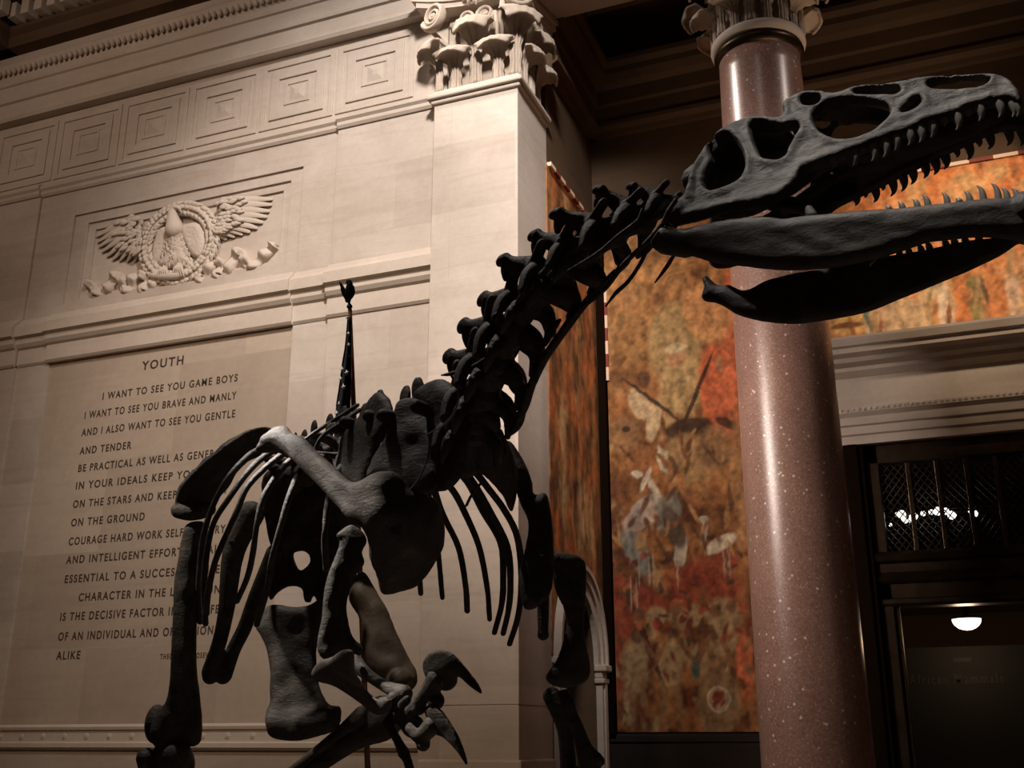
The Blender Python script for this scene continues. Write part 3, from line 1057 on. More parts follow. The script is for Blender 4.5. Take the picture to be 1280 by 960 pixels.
def text_mesh(body, spacing=1.0, bold=0.022):
    cu = bpy.data.curves.new('lettering', 'FONT')
    cu.body = body
    cu.size = 1.0
    cu.space_character = spacing
    cu.extrude = .02
    cu.offset = bold
    o = bpy.data.objects.new('lettering', cu)
    COL.objects.link(o)
    dg = bpy.context.evaluated_depsgraph_get()
    me = bpy.data.meshes.new_from_object(o.evaluated_get(dg))
    bpy.data.objects.remove(o)
    xs = [v_.co.x for v_ in me.vertices]
    return me, min(xs), max(xs)


def put_text(name, body, visible, p0, p1, cap, Y, material, parent, thick=.012):
    me, a, b_ = text_mesh(body, 1.28)
    if visible and visible != body:
        me2, a2, b2 = text_mesh(visible, 1.28)
        bpy.data.meshes.remove(me2)
    else:
        a2, b2 = a, b_
    A, B = onY(*p0, Y), onY(*p1, Y)
    z0 = (A.z + B.z) / 2
    sx_ = (B.x - A.x) / (b2 - a2)
    sz = cap / .70
    for v_ in me.vertices:
        c_ = v_.co
        v_.co = Vector((A.x + (c_.x - a) * sx_, Y - thick * (1 if c_.z > 0 else 0), z0 + c_.y * sz))
    me.materials.clear()
    me.materials.append(material)
    o = bpy.data.objects.new(name, me)
    COL.objects.link(o)
    if parent:
        o.parent = parent
        o.matrix_parent_inverse = parent.matrix_basis.inverted()
    return o
for body, vis, p0, p1, cap in LINES:
    put_text('text_line', body, vis, p0, p1, cap, WY + .036, M['letter'], ins, .004)

# =================================================================== MURALS
def mural(name, label, cells, to3d, paint, frame_fn=None):
    """painted canvas: cells = (u0,u1,v0,v1,step,keep(u,v))"""
    u0, u1, v0, v1, st, keep = cells
    nu, nv = int((u1 - u0) / st), int((v1 - v0) / st)
    bm = bmesh.new()
    vs = {}
    lay = bm.loops.layers.color.new('paint')
    colr = {}
    def V_(i, j):
        if (i, j) not in vs:
            u, v_ = u0 + (u1 - u0) * i / nu, v0 + (v1 - v0) * j / nv
            vs[(i, j)] = bm.verts.new(to3d(u, v_))
            cc = paint(u, v_)
            colr[vs[(i, j)]] = tuple(max(0, min(1, q)) ** (1 / 2.2) for q in cc) + (1,)
        return vs[(i, j)]
    for i in range(nu):
        for j in range(nv):
            if keep(u0 + (i + .5) * st, v0 + (j + .5) * st):
                f = bm.faces.new((V_(i, j), V_(i + 1, j), V_(i + 1, j + 1), V_(i, j + 1)))
                for l in f.loops:
                    l[lay] = colr[l.vert]
    return tag(link(name, bm, M['mural'], recalc=True, mods=[('solid', .02)]), label, 'mural')


def nz(u, v_, s, seed=0):
    return noise.noise(Vector((u * s, v_ * s, seed * 7.3)))


def fb(u, v_, s, seed=0):
    return nz(u, v_, s, seed) + .5 * nz(u, v_, s * 2.1, seed + 1) + .25 * nz(u, v_, s * 4.3, seed + 2)


def lerp3(a, b_, t):
    t = max(0, min(1, t))
    return tuple(x + (y - x) * t for x, y in zip(a, b_))


BLOBS = []       # generic painted shapes: (u, v, ru, rv, angle, colour, softness)
def blob(px_, py_, rx, ry, ang, c_, soft=.25):
    p = onY(px_, py_, BY)
    s_ = 17.1 / 1300
    BLOBS.append((p.x, p.z, rx * s_ * .95, ry * s_ * .95, math.radians(ang), c_, soft))
CREAM, TAN, PALE, RED, DKRED, OLIVE, DK, BLUEG = (.62, .45, .26), (.46, .29, .13), (.70, .58, .42), (.60, .15, .06), (.28, .05, .02), (.30, .25, .09), (.05, .022, .012), (.24, .22, .17)
OR = (.56, .25, .09)
# standing figures and drapery in the upper half
blob(845, 430, 38, 60, 0, (.42, .28, .12)); blob(800, 505, 14, 24, 20, CREAM); blob(806, 475, 9, 12, 0, (.14, .06, .03)); blob(818, 525, 10, 30, -12, CREAM)
blob(852, 480, 30, 45, 0, (.50, .34, .15)); blob(846, 448, 12, 14, 0, (.46, .24, .12)); blob(846, 436, 15, 8, 0, (.55, .42, .24)); blob(838, 520, 8, 45, 6, (.42, .27, .12)); blob(862, 520, 8, 45, -4, (.40, .25, .11))
blob(900, 490, 26, 70, 4, RED); blob(905, 455, 10, 14, 0, (.50, .25, .12)); blob(912, 430, 10, 110, -3, (.64, .17, .07)); blob(885, 390, 34, 46, 10, (.60, .30, .12))
blob(815, 500, 3, 52, 48, DK, .3); blob(872, 490, 3, 60, -25, DK, .3)
# dark bushes and beasts
blob(782, 545, 22, 26, 0, (.34, .17, .07)); blob(783, 538, 6, 5, 0, DK); blob(862, 536, 34, 14, 4, DK); blob(858, 575, 32, 34, 0, (.40, .24, .10)); blob(860, 560, 16, 14, 0, (.48, .29, .13)); blob(893, 560, 26, 30, 0, (.30, .16, .07)); blob(910, 530, 6, 18, 60, DK)
# wading birds
blob(806, 632, 20, 10, 30, (.52, .42, .33)); blob(822, 620, 5, 30, 20, (.56, .46, .34)); blob(808, 600, 4, 18, -25, PALE); blob(828, 575, 6, 20, 15, PALE); blob(830, 570, 9, 6, 0, (.60, .48, .28)); blob(797, 593, 8, 5, -20, PALE)
blob(835, 640, 18, 26, -25, BLUEG); blob(852, 690, 8, 22, -10, (.60, .50, .38)); blob(796, 690, 14, 34, 25, BLUEG); blob(800, 650, 24, 14, 20, (.50, .37, .28)); blob(843, 660, 12, 30, 20, (.10, .06, .04))
blob(902, 680, 22, 9, 28, PALE); blob(881, 665, 4, 18, -8, PALE); blob(880, 650, 6, 5, 0, PALE)
# red foliage
for (a, b_, r) in ((775, 740, 26), (800, 750, 22), (850, 725, 20), (880, 715, 22), (905, 735, 24), (780, 780, 26), (775, 820, 22), (910, 700, 16), (820, 760, 18), (860, 745, 16), (770, 860, 18)):
    blob(a, b_, r, r * .8, 0, (.30, .055, .025), .6)
# bearers in the lower part
for (a, b_, r, s_) in ((795, 835, 18, 34), (838, 830, 17, 30), (895, 830, 18, 36), (822, 770, 14, 12), (850, 775, 16, 14), (870, 770, 12, 14), (905, 770, 22, 22)):
    blob(a, b_, r, s_, 0, (.42, .27, .13), .35)
for (a, b_) in ((797, 795), (843, 790), (893, 790)):
    blob(a, b_, 8, 10, 0, (.15, .07, .03), .3)
for (a, b_) in ((790, 885), (806, 885), (832, 885), (850, 885)):
    blob(a, b_, 5, 32, 2, (.30, .16, .07), .3)
blob(808, 800, 4, 55, 20, DK, .4); blob(870, 830, 6, 18, 0, (.06, .12, .12), .3); blob(932, 830, 10, 40, 0, RED, .4)
blob(930, 600, 14, 90, 0, (.44, .22, .09), .6)
# scene above the door
for (a, b_, rx, ry, c_) in ((1060, 400, 26, 22, (.75, .46, .16)), (1085, 405, 5, 24, (.12, .20, .14)), (1095, 400, 8, 20, TAN), (1125, 400, 26, 34, (.62, .42, .24)), (1160, 395, 14, 34, (.66, .46, .26)), (1165, 360, 6, 20, (.14, .24, .16)),
                            (1182, 385, 10, 34, (.80, .62, .44)), (1205, 380, 10, 60, (.72, .26, .09)), (1218, 370, 8, 42, OLIVE), (1232, 350, 10, 34, (.62, .42, .18)), (1245, 375, 12, 62, (.72, .28, .10)), (1268, 370, 9, 44, (.72, .50, .34)),
                            (1262, 330, 20, 18, (.68, .36, .18)), (1200, 410, 5, 6, DK), (1234, 412, 5, 6, DK), (1060, 408, 22, 4, (.22, .08, .03)), (1130, 330, 60, 40, (.62, .30, .12)), (1210, 320, 60, 30, (.66, .27, .10)), (1150, 425, 60, 6, (.30, .15, .07)), (1085, 428, 50, 8, (.28, .15, .08))):
    blob(a, b_, rx, ry, 0, c_, .35)
blob(899, 878, 27, 42, 0, (.36, .22, .10), .15); blob(899, 875, 24, 38, 0, (.26, .15, .075), .1); blob(899, 874, 14, 15, 0, (.56, .44, .30), .1); blob(899, 874, 11.5, 12.5, 0, (.40, .20, .13), .1)
blob(896, 874, 3, 7, 20, DKRED, .2); blob(902, 872, 3, 7, -25, DKRED, .2); blob(898, 868, 4, 3, 0, DKRED, .2); blob(904, 880, 2, 4, -30, DKRED, .2); blob(894, 881, 2, 4, 30, DKRED, .2)
rnd = random.Random(11)
for k in range(70):                                                 # leaves and blossoms
    blob(rnd.uniform(762, 935), rnd.uniform(690, 790), rnd.uniform(3, 8), rnd.uniform(2, 5), rnd.uniform(0, 180), rnd.choice([(.34, .06, .03), (.16, .03, .015), (.42, .14, .05), (.09, .05, .02)]), .5)
for k in range(60):                                                 # strokes in the middle ground
    blob(rnd.uniform(760, 930), rnd.uniform(540, 690), rnd.uniform(2, 4), rnd.uniform(6, 18), rnd.uniform(-40, 40), rnd.choice([(.14, .06, .025), (.46, .24, .09), (.24, .09, .03), (.38, .15, .05)]), .6)
for k in range(60):
    blob(rnd.uniform(762, 938), rnd.uniform(780, 912), rnd.uniform(2, 5), rnd.uniform(5, 16), rnd.uniform(-30, 30), rnd.choice([(.12, .045, .02), (.30, .15, .07), (.42, .28, .14), (.22, .05, .025)]), .6)
for (a, b_) in ((800, 715), (812, 716), (818, 712), (790, 742), (797, 744), (906, 705), (912, 703), (848, 715)):      # thin wading legs
    blob(a, b_, 1.3, 20, 0, (.42, .30, .20), .5)
for (a, b_) in ((799, 768), (846, 762), (895, 764), (915, 758)):
    blob(a, b_, 7, 8, 0, (.24, .10, .045), .3)
for (a, b_, g_) in ((812, 812, 35), (824, 820, -30), (858, 812, 35), (880, 812, -30), (910, 815, 25)):
    blob(a, b_, 3.5, 20, g_, (.26, .11, .05), .35)
for k in range(40):                                                 # folds and tufts over the doorway
    blob(rnd.uniform(1050, 1280), rnd.uniform(300, 425), rnd.uniform(2, 4), rnd.uniform(8, 24), rnd.uniform(-20, 20), rnd.choice([(.70, .46, .24), (.42, .15, .06), (.74, .34, .14), (.54, .34, .16), (.16, .10, .06)]), .5)
blob(906, 874, .1, .1, 0, CREAM)
blob(899, 878, 25, 40, 0, (.30, .18, .085), .12); blob(899, 874, 14, 15, 0, (.58, .46, .32), .1); blob(899, 874, 11.5, 12.5, 0, (.44, .26, .17), .1)
blob(896, 874, 3, 7, 20, DKRED, .2); blob(902, 872, 3, 7, -25, DKRED, .2); blob(898, 868, 4, 3, 0, DKRED, .2); blob(904, 880, 2, 4, -30, DKRED, .2); blob(894, 881, 2, 4, 30, DKRED, .2)
BL = np.array([(b_[0], b_[1], b_[2], b_[3], b_[4], b_[6]) for b_ in BLOBS])
BC = [b_[5] for b_ in BLOBS]


def paint_back(u, v_):
    w1, w2, w3 = fb(u, v_, 1.3, 3), fb(u, v_, 3.2, 9), fb(u, v_, 7.5, 31)
    c_ = lerp3((.20, .075, .025), (.42, .17, .055), .5 + w1)                           # russet ground
    if v_ > 7.0:
        c_ = lerp3(c_, (.36, .20, .07), .65 * min(1, v_ - 7.0))
        sw = math.sin((math.hypot((u + 3.6) * 1.2, v_ - 8.9) + .5 * w1) * 19)
        c_ = lerp3(c_, (.62, .27, .10), max(0, sw) * .6 * min(1, max(0, v_ - 7.9)))
        c_ = lerp3(c_, (.60, .17, .06), max(0, .5 + w2) * .8 * max(0, min(1, (u + 3.5) * 1.2)) * min(1, v_ - 7.0))
    c_ = lerp3(c_, (.10, .03, .012), max(0, w2 - .05) * (1.9 if v_ < 5.2 else .9))
    c_ = lerp3(c_, (.45, .24, .10), max(0, -w2 - .15) * 1.3)
    if u > -2.2:
        c_ = lerp3((.66, .22, .07), (.66, .38, .17), .5 + w2)
    du, dv = u + .014 * w2 + .012 * w3 - BL[:, 0], v_ + .014 * fb(u, v_, 4, 21) + .012 * w3 - BL[:, 1]
    ca, sa = np.cos(BL[:, 4]), np.sin(BL[:, 4])
    a = (du * ca + dv * sa) / BL[:, 2]
    b_ = (-du * sa + dv * ca) / BL[:, 3]
    r = np.sqrt(a * a + b_ * b_)
    k = np.clip((1.0 + BL[:, 5] * .5 - r) / BL[:, 5], 0, 1)
    for i in np.nonzero(k > 0)[0]:
        c_ = lerp3(c_, BC[i], float(k[i]) * .92)
    fold = math.sin(u * 26 + 3 * w1) * math.sin(v_ * 3 + 4 * w2)                       # brush strokes and folds
    g = 1 + .40 * w3 + .22 * fold + .30 * nz(u, v_, 16, 41)
    return tuple(x * max(.15, g) for x in c_)


def paint_side(u, v_):
    w1, w2, w3 = fb(u * 1.8, v_ * .7, 1.3, 3), fb(u * 1.8, v_ * .9, 2.0, 9), fb(u, v_, 6.5, 31)
    c_ = lerp3((.22, .085, .03), (.46, .21, .075), .5 + w1)
    c_ = lerp3(c_, (.60, .17, .05), max(0, w2 - .05) * 1.5 * (1 if v_ < 8 else .5))
    c_ = lerp3(c_, (.09, .035, .015), max(0, -w2 - .1) * 1.5)
    c_ = lerp3(c_, (.55, .36, .17), max(0, w1 - .15) * 1.6 * (1 if v_ < 6.5 else .5))
    fold = math.sin(u * 17 + 4 * w1)
    g = 1 + .40 * w3 + .18 * fold + .25 * nz(u, v_, 15, 40)
    return tuple(x * max(.15, g) for x in c_)


MT = 10.42
mural('back_mural', 'huge orange and brown painted mural behind the column, running over the doorway', (-5.0, 6.05, 1.76, MT, .024, lambda u, v_: v_ > 7.5 or u < -1.75),
      lambda u, v_: (u, BY - .03, v_), paint_back)
mural('side_mural', 'narrow brown and orange painted mural on the recess side wall beside the pilaster', (14.58, 17.02, 1.76, MT, .03, lambda u, v_: v_ > 1.76 and (((u - AY) / (AR + .25)) ** 2 + ((v_ - AZ) / ((AR + .25) * 1.25)) ** 2 > 1 and (v_ > AZ + .03 or abs(u - AY) > AR + .36))),
      lambda u, v_: (SX + .012, u, v_), paint_side)

# dark frame strips and dashed painted borders
bm = bmesh.new()
box(bm, SX + .05, -5.01, BY - .14, BY, 1.74, MT)
tag(link('mural_frame', bm, M['frame']), 'dark upright frame strip in the recess corner between the two murals', 'frame')
def dashes(name, label, fn, n):
    bm = bmesh.new()
    for k in range(n):
        fn(bm, k)
        for f in bm.faces[-6:] if False else []:
            pass
    bm.faces.ensure_lookup_table()
    for i, f in enumerate(bm.faces):
        f.material_index = (i // 6) % 2
    return tag(link(name, bm, [M['dash_light'], M['dash_red']]), label, 'border')
dashes('dashed_border', 'short cream and red dashed border down the left edge of the tall mural', lambda bm, k: box(bm, -5.01, -4.965, BY - .075, BY - .03, 7.5 + k * .24, 7.5 + (k + 1) * .24), 8)
dashes('dashed_border', 'cream and red dashed border along the top of the mural over the doorway', lambda bm, k: box(bm, -5.0 + k * .36, -5.0 + (k + 1) * .36, BY - .075, BY - .03, MT, MT + .06), 30)
dashes('dashed_border', 'cream and red dashed border sloping along the top of the side mural', lambda bm, k: box(bm, SX, SX + .075, 14.64 + k * .24, 14.64 + (k + 1) * .24, MT, MT + .07), 10)

# =================================================================== DOORWAY
# stone entablature over the doorway
bm = bmesh.new()
def lint(z, o): pass
extrude_profile(bm, [(-.1, DZT), (.16, DZT), (.16, 6.08), (.20, 6.10), (.20, 6.22), (.24, 6.24), (.24, 6.36), (.30, 6.42), (.28, 6.50), (.14, 6.54), (.14, 7.02), (.20, 7.06), (.26, 7.10), (.26, 7.16), (.40, 7.20), (.44, 7.26),
                     (.56, 7.30), (.56, 7.38), (.62, 7.40), (.66, 7.50), (.66, 7.54), (-.1, 7.56)], -1.75, 2.7, 'X', BY)
x = -1.7
while x < 2.6:
    ball(bm, (x, BY - .28, 6.46), .035, (1, 1, 1), None, 6)
    x += .085
tag(link('trim_12', bm, M['lintel']), kind='structure')
bm = bmesh.new()
for (a, b_) in ((DX0 - .42, DX0), (DX1, DX1 + .42)):
    box(bm, a, b_, BY - .14, BY + .05, 0, DZT)
    box(bm, a + .08, b_ - .08, BY - .2, BY - .1, 0, DZT)
tag(link('trim_13', bm, M['frame'], mods=[('bevel', .02)]), kind='structure')

door = bpy.data.objects.new('door_1', None)
door.location = ((DX0 + DX1) / 2, BY, 0)
COL.objects.link(door)
tag(door, kind='structure')
TZ0, TZ1 = 4.28, DZT
bm = bmesh.new()
for (a, b_) in ((DX0, DX0 + .20), (DX1 - .20, DX1)):
    box(bm, a, b_, BY - .02, BY + .3, 0, DZT)
for (a, b_) in ((DX0 + .20, DX0 + .27), (DX1 - .27, DX1 - .20)):
    box(bm, a, b_, BY + .04, BY + .3, 0, 3.62)
box(bm, DX0, DX1, BY - .02, BY + .3, DZT - .30, DZT)
link('door_frame', bm, M['bronze'], door, mods=[('bevel', .015)])
bm = bmesh.new()
extrude_profile(bm, [(-.3, 3.50), (.02, 3.50), (.05, 3.54), (.05, 3.60), (.02, 3.62), (.02, 3.82), (.07, 3.86), (.10, 3.92), (.06, 3.96), (.03, 4.0), (.03, 4.12), (.09, 4.16), (.12, 4.24), (.05, 4.30), (-.3, 4.30)], DX0, DX1, 'X', BY)
link('transom_bar', bm, M['bronze'], door)
nm = 6
wx0, wx1 = DX0 + .20, DX1 - .20
for k in range(1, nm):
    x = wx0 + (wx1 - wx0) * k / nm
    bm = bmesh.new()
    box(bm, x - .035, x + .035, BY + .02, BY + .16, TZ0, TZ1 - .30)
    link('mullion', bm, M['bronze'], door, mods=[('bevel', .01)])
for k in range(nm):
    x0, x1 = wx0 + (wx1 - wx0) * k / nm, wx0 + (wx1 - wx0) * (k + 1) / nm
    bm = bmesh.new()
    z0, z1 = TZ0, TZ1 - .30
    st = .105
    w_, h__ = x1 - x0, z1 - z0
    for sgn in (1, -1):
        for i in range(-int(h__ / st) - 2, int((w_ + h__) / st) + 2):
            # line x = i*st + sgn * s clipped to the panel
            pts = []
            c0 = i * st if sgn > 0 else i * st
            for z in (0, h__):
                xx = c0 + (z if sgn > 0 else -z) * .8
                pts.append((xx, z))
            (xa, za), (xb, zb) = pts
            t0, t1 = 0.0, 1.0
            dx = xb - xa
            if abs(dx) < 1e-6: continue
            ta, tb = (0 - xa) / dx, (w_ - xa) / dx
            if ta > tb: ta, tb = tb, ta
            t0, t1 = max(t0, ta), min(t1, tb)
            if t1 - t0 < .01: continue
            A = Vector((x0 + xa + dx * t0, BY + .09 + .006 * sgn, z0 + h__ * t0))
            B = Vector((x0 + xa + dx * t1, BY + .09 + .006 * sgn, z0 + h__ * t1))
            tube(bm, [A, B], [.009, .009], 5, 1, cap=False)
    link('lattice', bm, M['bronze'], door)

# hallway beyond
HY = BY + 6.5
bm = bmesh.new()
box(bm, DX0 - .8, DX1 + .8, BY + .5, HY, 6.1, 6.2)
box(bm, DX0 - .9, DX0 - .8, BY + .5, HY, 0, 6.2)
box(bm, DX1 + .8, DX1 + .9, BY + .5, HY, 0, 6.2)
box(bm, DX0 - .9, DX1 + .9, HY, HY + .1, 0, 6.2)
box(bm, DX0 - .8, DX1 + .8, BY + .5, BY + 6.4, 4.02, 4.10)
tag(link('wall_hallway', bm, M['hall']), kind='structure')
sign = empty('hall_sign', (.4, BY + 3.2, 0), 'black hallway partition with faint lettering African Mammals inside the doorway', 'sign')
bm = bmesh.new()
box(bm, DX0 - .75, DX1 + .75, BY + 3.2, BY + 3.3, 0, 3.15)
link('panel', bm, M['black'], sign)
SYY = BY + 3.195
put_text('text_line', 'African Mammals', None, (1137, 858), (1255, 851), .16, SYY, M['faint'], sign)
bm = bmesh.new()
a = onY(1192, 828, SYY); b_ = onY(1214, 822, SYY)
box(bm, a.x, b_.x, SYY - .01, SYY, a.z, b_.z)
link('plaque', bm, M['faint'], sign)

lp = onY(1208, 774, BY + 1.6)
lz = 4.02
la = empty('ceiling_lamp', (lp.x, lp.y, lp.z), 'glowing frosted bowl lamp hanging in the dark doorway at right', 'lamp')
bm = bmesh.new()
rr = .215
prof = [(.01, lp.z - rr * .78)] + [(rr * math.sin(a_), lp.z - rr * .78 * math.cos(a_)) for a_ in [math.pi / 2 * k / 8 for k in range(1, 9)]] + [(rr * .9, lp.z + .02)]
lathe(bm, prof, (lp.x, lp.y), 28)
link('bowl', bm, M['glow'], la, True)
bm = bmesh.new()
lathe(bm, [(rr * 1.04, lp.z), (rr * 1.04, lp.z + .03), (rr * .7, lp.z + .05), (.04, lp.z + .07), (.03, lz)], (lp.x, lp.y), 24)
link('fitting', bm, M['bronze'], la)
lamp('hall_lamp_light', 'POINT', (lp.x, lp.y, lp.z - .3), (lp.x, lp.y, 0), 16, (1, .68, .38), .12)

ch = empty('reflection_dots', (.3, BY + 1.2, 4.1), 'row of glowing white dots made up for lamp reflections behind the bronze lattice over the doorway', 'reflection')  # reflections of the hall lights in the glass, made up as glowing balls
bm = bmesh.new()
GY = BY + .6
gl = [(1127, 643, 5), (1131, 650, 4), (1142, 645, 5), (1140, 650, 4), (1154, 642, 3), (1122, 643, 3), (1164, 640, 3), (1172, 639, 5), (1182, 639, 4), (1190, 644, 5), (1213, 638, 3), (1218, 642, 4), (1113, 656, 2)]
pp = [onY(x, y, GY) for x, y, r in gl]
tube(bm, [Vector((wx0, GY + .05, pp[0].z - .02)), Vector((.2, GY + .05, pp[0].z + .05)), Vector((wx1, GY + .05, pp[0].z))], [.012] * 3, 6, 3)
box(bm, wx0 - .2, wx1 + .2, GY + .04, GY + .09, pp[0].z - .04, pp[0].z)
link('dot_rail', bm, M['black_metal'], ch)  # made-up bar behind the reflection dots
for (x, y, r), p in zip(gl, pp):
    bm = bmesh.new()
    ball(bm, p, r * 17.7 / 1330, (1, 1, 1), None, 10)
    link('reflection_dot', bm, M['glint_glow'], ch, True)

# =================================================================== FLAG
FD = 5.4
PLZ = 0.5          # top of the display plinth
fp = empty('flag_pole', T(520, 1290, FD), 'slanting varnished wooden flag pole with dark eagle finial behind the skeleton', 'flag pole')
bm = bmesh.new()
ptop, pbot = T(437.3, 386, FD), T(442.2, 512, FD)
dv = (pbot - ptop)
foot = ptop + dv * ((ptop.z - PLZ - .06) / (ptop.z - pbot.z))
tube(bm, [ptop, pbot, foot], [.010, .0125, .016], 12, 1)
link('pole', bm, M['pole'], fp, True)
bm = bmesh.new()
lathe(bm, [(r_, PLZ + z_) for r_, z_ in [(.17, 0), (.17, .03), (.10, .07), (.05, .12), (.03, .25), (.02, .26)]], (foot.x, foot.y), 24)
link('stand', bm, M['black_metal'], fp, True)
bm = bmesh.new()
tube(bm, [T(437.3, 386, FD), T(437, 383, FD), T(436.5, 379, FD), T(436, 374, FD)], [.009, .016, .006, .014], 10, 3)
tube(bm, [T(434.5, 376, FD), T(436, 368, FD), T(437, 360, FD), T(437, 354, FD), T(435, 351, FD)], [.014, .022, .020, .015, .010], 10, 4)
ball(bm, T(436.5, 352, FD), .012)
tube(bm, [T(435, 352, FD), T(432.5, 354, FD)], [.007, .003], 8, 1)
for s_, zd in ((1, .0), (-1, .05)):
    tube(bm, [T(434, 372, FD + zd), T(430, 365, FD + zd), T(427, 357, FD + zd), T(424.5, 352.5, FD + zd)], [.016, .014, .008, .003], 8, 4, .5, FW)
tube(bm, [T(437, 372, FD), T(441, 366, FD), T(441.5, 358, FD)], [.014, .012, .006], 8, 4, .6, FW)
link('eagle_finial', bm, M['black_metal'], fp, True, [('smooth', 1)])

fl = [(434.5, 398, 0), (437, 398, 1)]
rowsL = [(435, 396), (432, 430), (428, 455), (424, 485), (420, 512), (418, 560), (417, 640)]
rowsR = [(438.5, 396), (438.5, 430), (438.5, 455), (438, 485), (437.5, 512), (438, 560), (440, 640)]
Lc, Rc = catmull(rowsL, 6), catmull(rowsR, 6)
bm = bmesh.new()
nxf = 16
def flagpt(i, q):
    x = Lc[i][0] + (Rc[i][0] - Lc[i][0]) * q
    y = Lc[i][1] + (Rc[i][1] - Lc[i][1]) * q
    amp = .02 + .05 * i / len(Lc)
    return T(x, y, FD - .06 + amp * math.sin(q * 9 + i * .05))
rows = [[bm.verts.new(flagpt(i, j / nxf)) for j in range(nxf + 1)] for i in range(len(Lc))]
for a, b_ in zip(rows, rows[1:]):
    for j in range(nxf):
        bm.faces.new((a[j], a[j + 1], b_[j + 1], b_[j]))
nbase = len(bm.faces)
for (sx_, sy_, r) in ((433.5, 397, 1.6), (435.5, 417, 2.3), (436, 431, 2), (436.5, 445, 1.8), (428, 462, 3.2), (433.5, 466, 3.2), (426, 474, 3.0), (429.5, 484, 3.4), (432.5, 497, 3.2), (424, 505, 2.6), (421, 517, 3.4), (433, 525, 3)):
    i = min(range(len(Lc)), key=lambda k: abs(Lc[k][1] - sy_))
    q = (sx_ - Lc[i][0]) / max(Rc[i][0] - Lc[i][0], .1)
    t_ = FD - .075 + (.02 + .05 * i / len(Lc)) * math.sin(max(0, min(1, q)) * 9 + i * .05) - .012
    vs = []
    for k in range(10):
        a = math.pi / 2 + k * math.pi / 5 + .2
        R_ = 1.35 * r * (1 if k % 2 == 0 else .45)
        vs.append(bm.verts.new(T(sx_ + R_ * math.cos(a) * .7, sy_ - R_ * math.sin(a), t_)))
    f = bm.faces.new(vs)
    f.material_index = 1
flag = link('furled_flag', bm, [M['navy'], M['star']], None, True, recalc=False, mods=[('solid', .006)])
tag(flag, 'furled navy flag with white stars hanging from the slanting pole', 'flag')

# =================================================================== DINOSAUR SKELETON
pl = empty('display_plinth', (-.8, 4.4, 0), 'low stone plinth under the dinosaur skeleton', 'plinth')
bm = bmesh.new()
box(bm, -3.4, 1.6, 2.2, 8.6, 0, PLZ - .06)
link('body', bm, M['plinth'], pl, mods=[('bevel', .02)])
bm = bmesh.new()
box(bm, -3.5, 1.7, 2.1, 8.7, PLZ - .06, PLZ)
link('top_slab', bm, M['plinth'], pl, mods=[('bevel', .02)])

dino = empty('dinosaur_skeleton', (-.9, 4.0, PLZ), 'dark mounted skeleton of a large meat-eating dinosaur with gaping toothed jaws', 'skeleton')


def part(name, bm, voxel=None, smooth_it=2, parent=None, material=None):
    mods = []
    if voxel:
        mods.append(('remesh', voxel))
        if smooth_it:
            mods.append(('smooth', smooth_it))
    return link(name, bm, material or M['bone'], parent or dino, True, mods)


def plane3(a, b_, c_):
    """depth plane through three (x, y, depth) anchors -> map(x, y, h)"""
    P = [T(*q) for q in (a, b_, c_)]
    n_ = (P[1] - P[0]).cross(P[2] - P[0]).normalized()
    if n_.dot(FW) > 0:
        n_ = -n_
    def f(x, y, h_):
        return on_plane(x, y, P[0], n_) + n_ * h_
    return f


def curved_map(depth):
    def f(x, y, h_):
        p = T(x, y, depth(x, y))
        n_ = (T(x + 1, y, depth(x + 1, y)) - p).cross(T(x, y + 1, depth(x, y + 1)) - p).normalized()
        if n_.dot(FW) > 0:
            n_ = -n_
        return p + n_ * h_
    return f


def inflate(bm, outline, holes, anchors, k=1.0, Rmax=60, step=3.0, thick=None, rough=.006, back=1.0, ridge=None, mapf=None):
    """rounded solid bone whose outline is given; roughly as deep as it is wide"""
    mp_ = mapf or plane3(*anchors)
    tm = sum(a[2] for a in anchors) / 3 if anchors else 3.3
    s_ = tm / FPX
    def prof(d, x, y):
        if thick:
            q = min(d / Rmax, 1.0)
            h_ = thick * math.sqrt(max(0, 1 - (1 - q) ** 2))
        else:
            dd = min(d, Rmax)
            h_ = k * s_ * math.sqrt(max(0, 2 * dd * Rmax - dd * dd)) * .8
        if ridge:
            h_ += ridge(x, y) * min(1, d / 6)
        h_ += rough * noise.noise(Vector((x * .045, y * .045, 3.1))) * min(1, d / 6)
        return max(h_, .002), max(h_ * back, .002)
    slab(bm, outline, holes, mp_, prof, step)


# ---------------- skull (outline coordinates taken in a 2.667x enlargement of the frame from (800, 60))
ZA = 1280 / 480
def za(pts):
    return pxs(pts, 800, 60, ZA)
JA = T(818, 300, 2.7)
dA, dB = ray(818, 300), ray(880, 358)
JB = EYE + dB * (2.7 * dA.z / dB.z)
LATV = (JB - JA)
LATV.z = 0
HW = LATV.length / 2
LATV.normalize()
FWD = Vector((LATV.y, -LATV.x, 0))
JM = (JA + JB) / 2
JM.z = 0
def side_plane(s0, w0, z0, s1, w1, z1, lean, sgn):
    """plane of one side of the head: lean > 0 tips the top edge towards the mid line"""
    a = JM + FWD * s0 - LATV * w0 * sgn + Vector((0, 0, z0))
    b_ = JM + FWD * s1 - LATV * w1 * sgn + Vector((0, 0, z1))
    n_ = (b_ - a).cross(Vector((0, 0, 1)) + LATV * sgn * lean).normalized()
    if n_.dot(-LATV * sgn) < 0:
        n_ = -n_
    return a, n_
SP, SN = side_plane(0, HW, 2.80, .86, .065, 2.96, .30, 1)
def skull_near(x, y, h_):
    return on_plane(x, y, SP, SN) + SN * h_
def mirror(p):
    return p - LATV * 2 * (p - JM).dot(LATV)
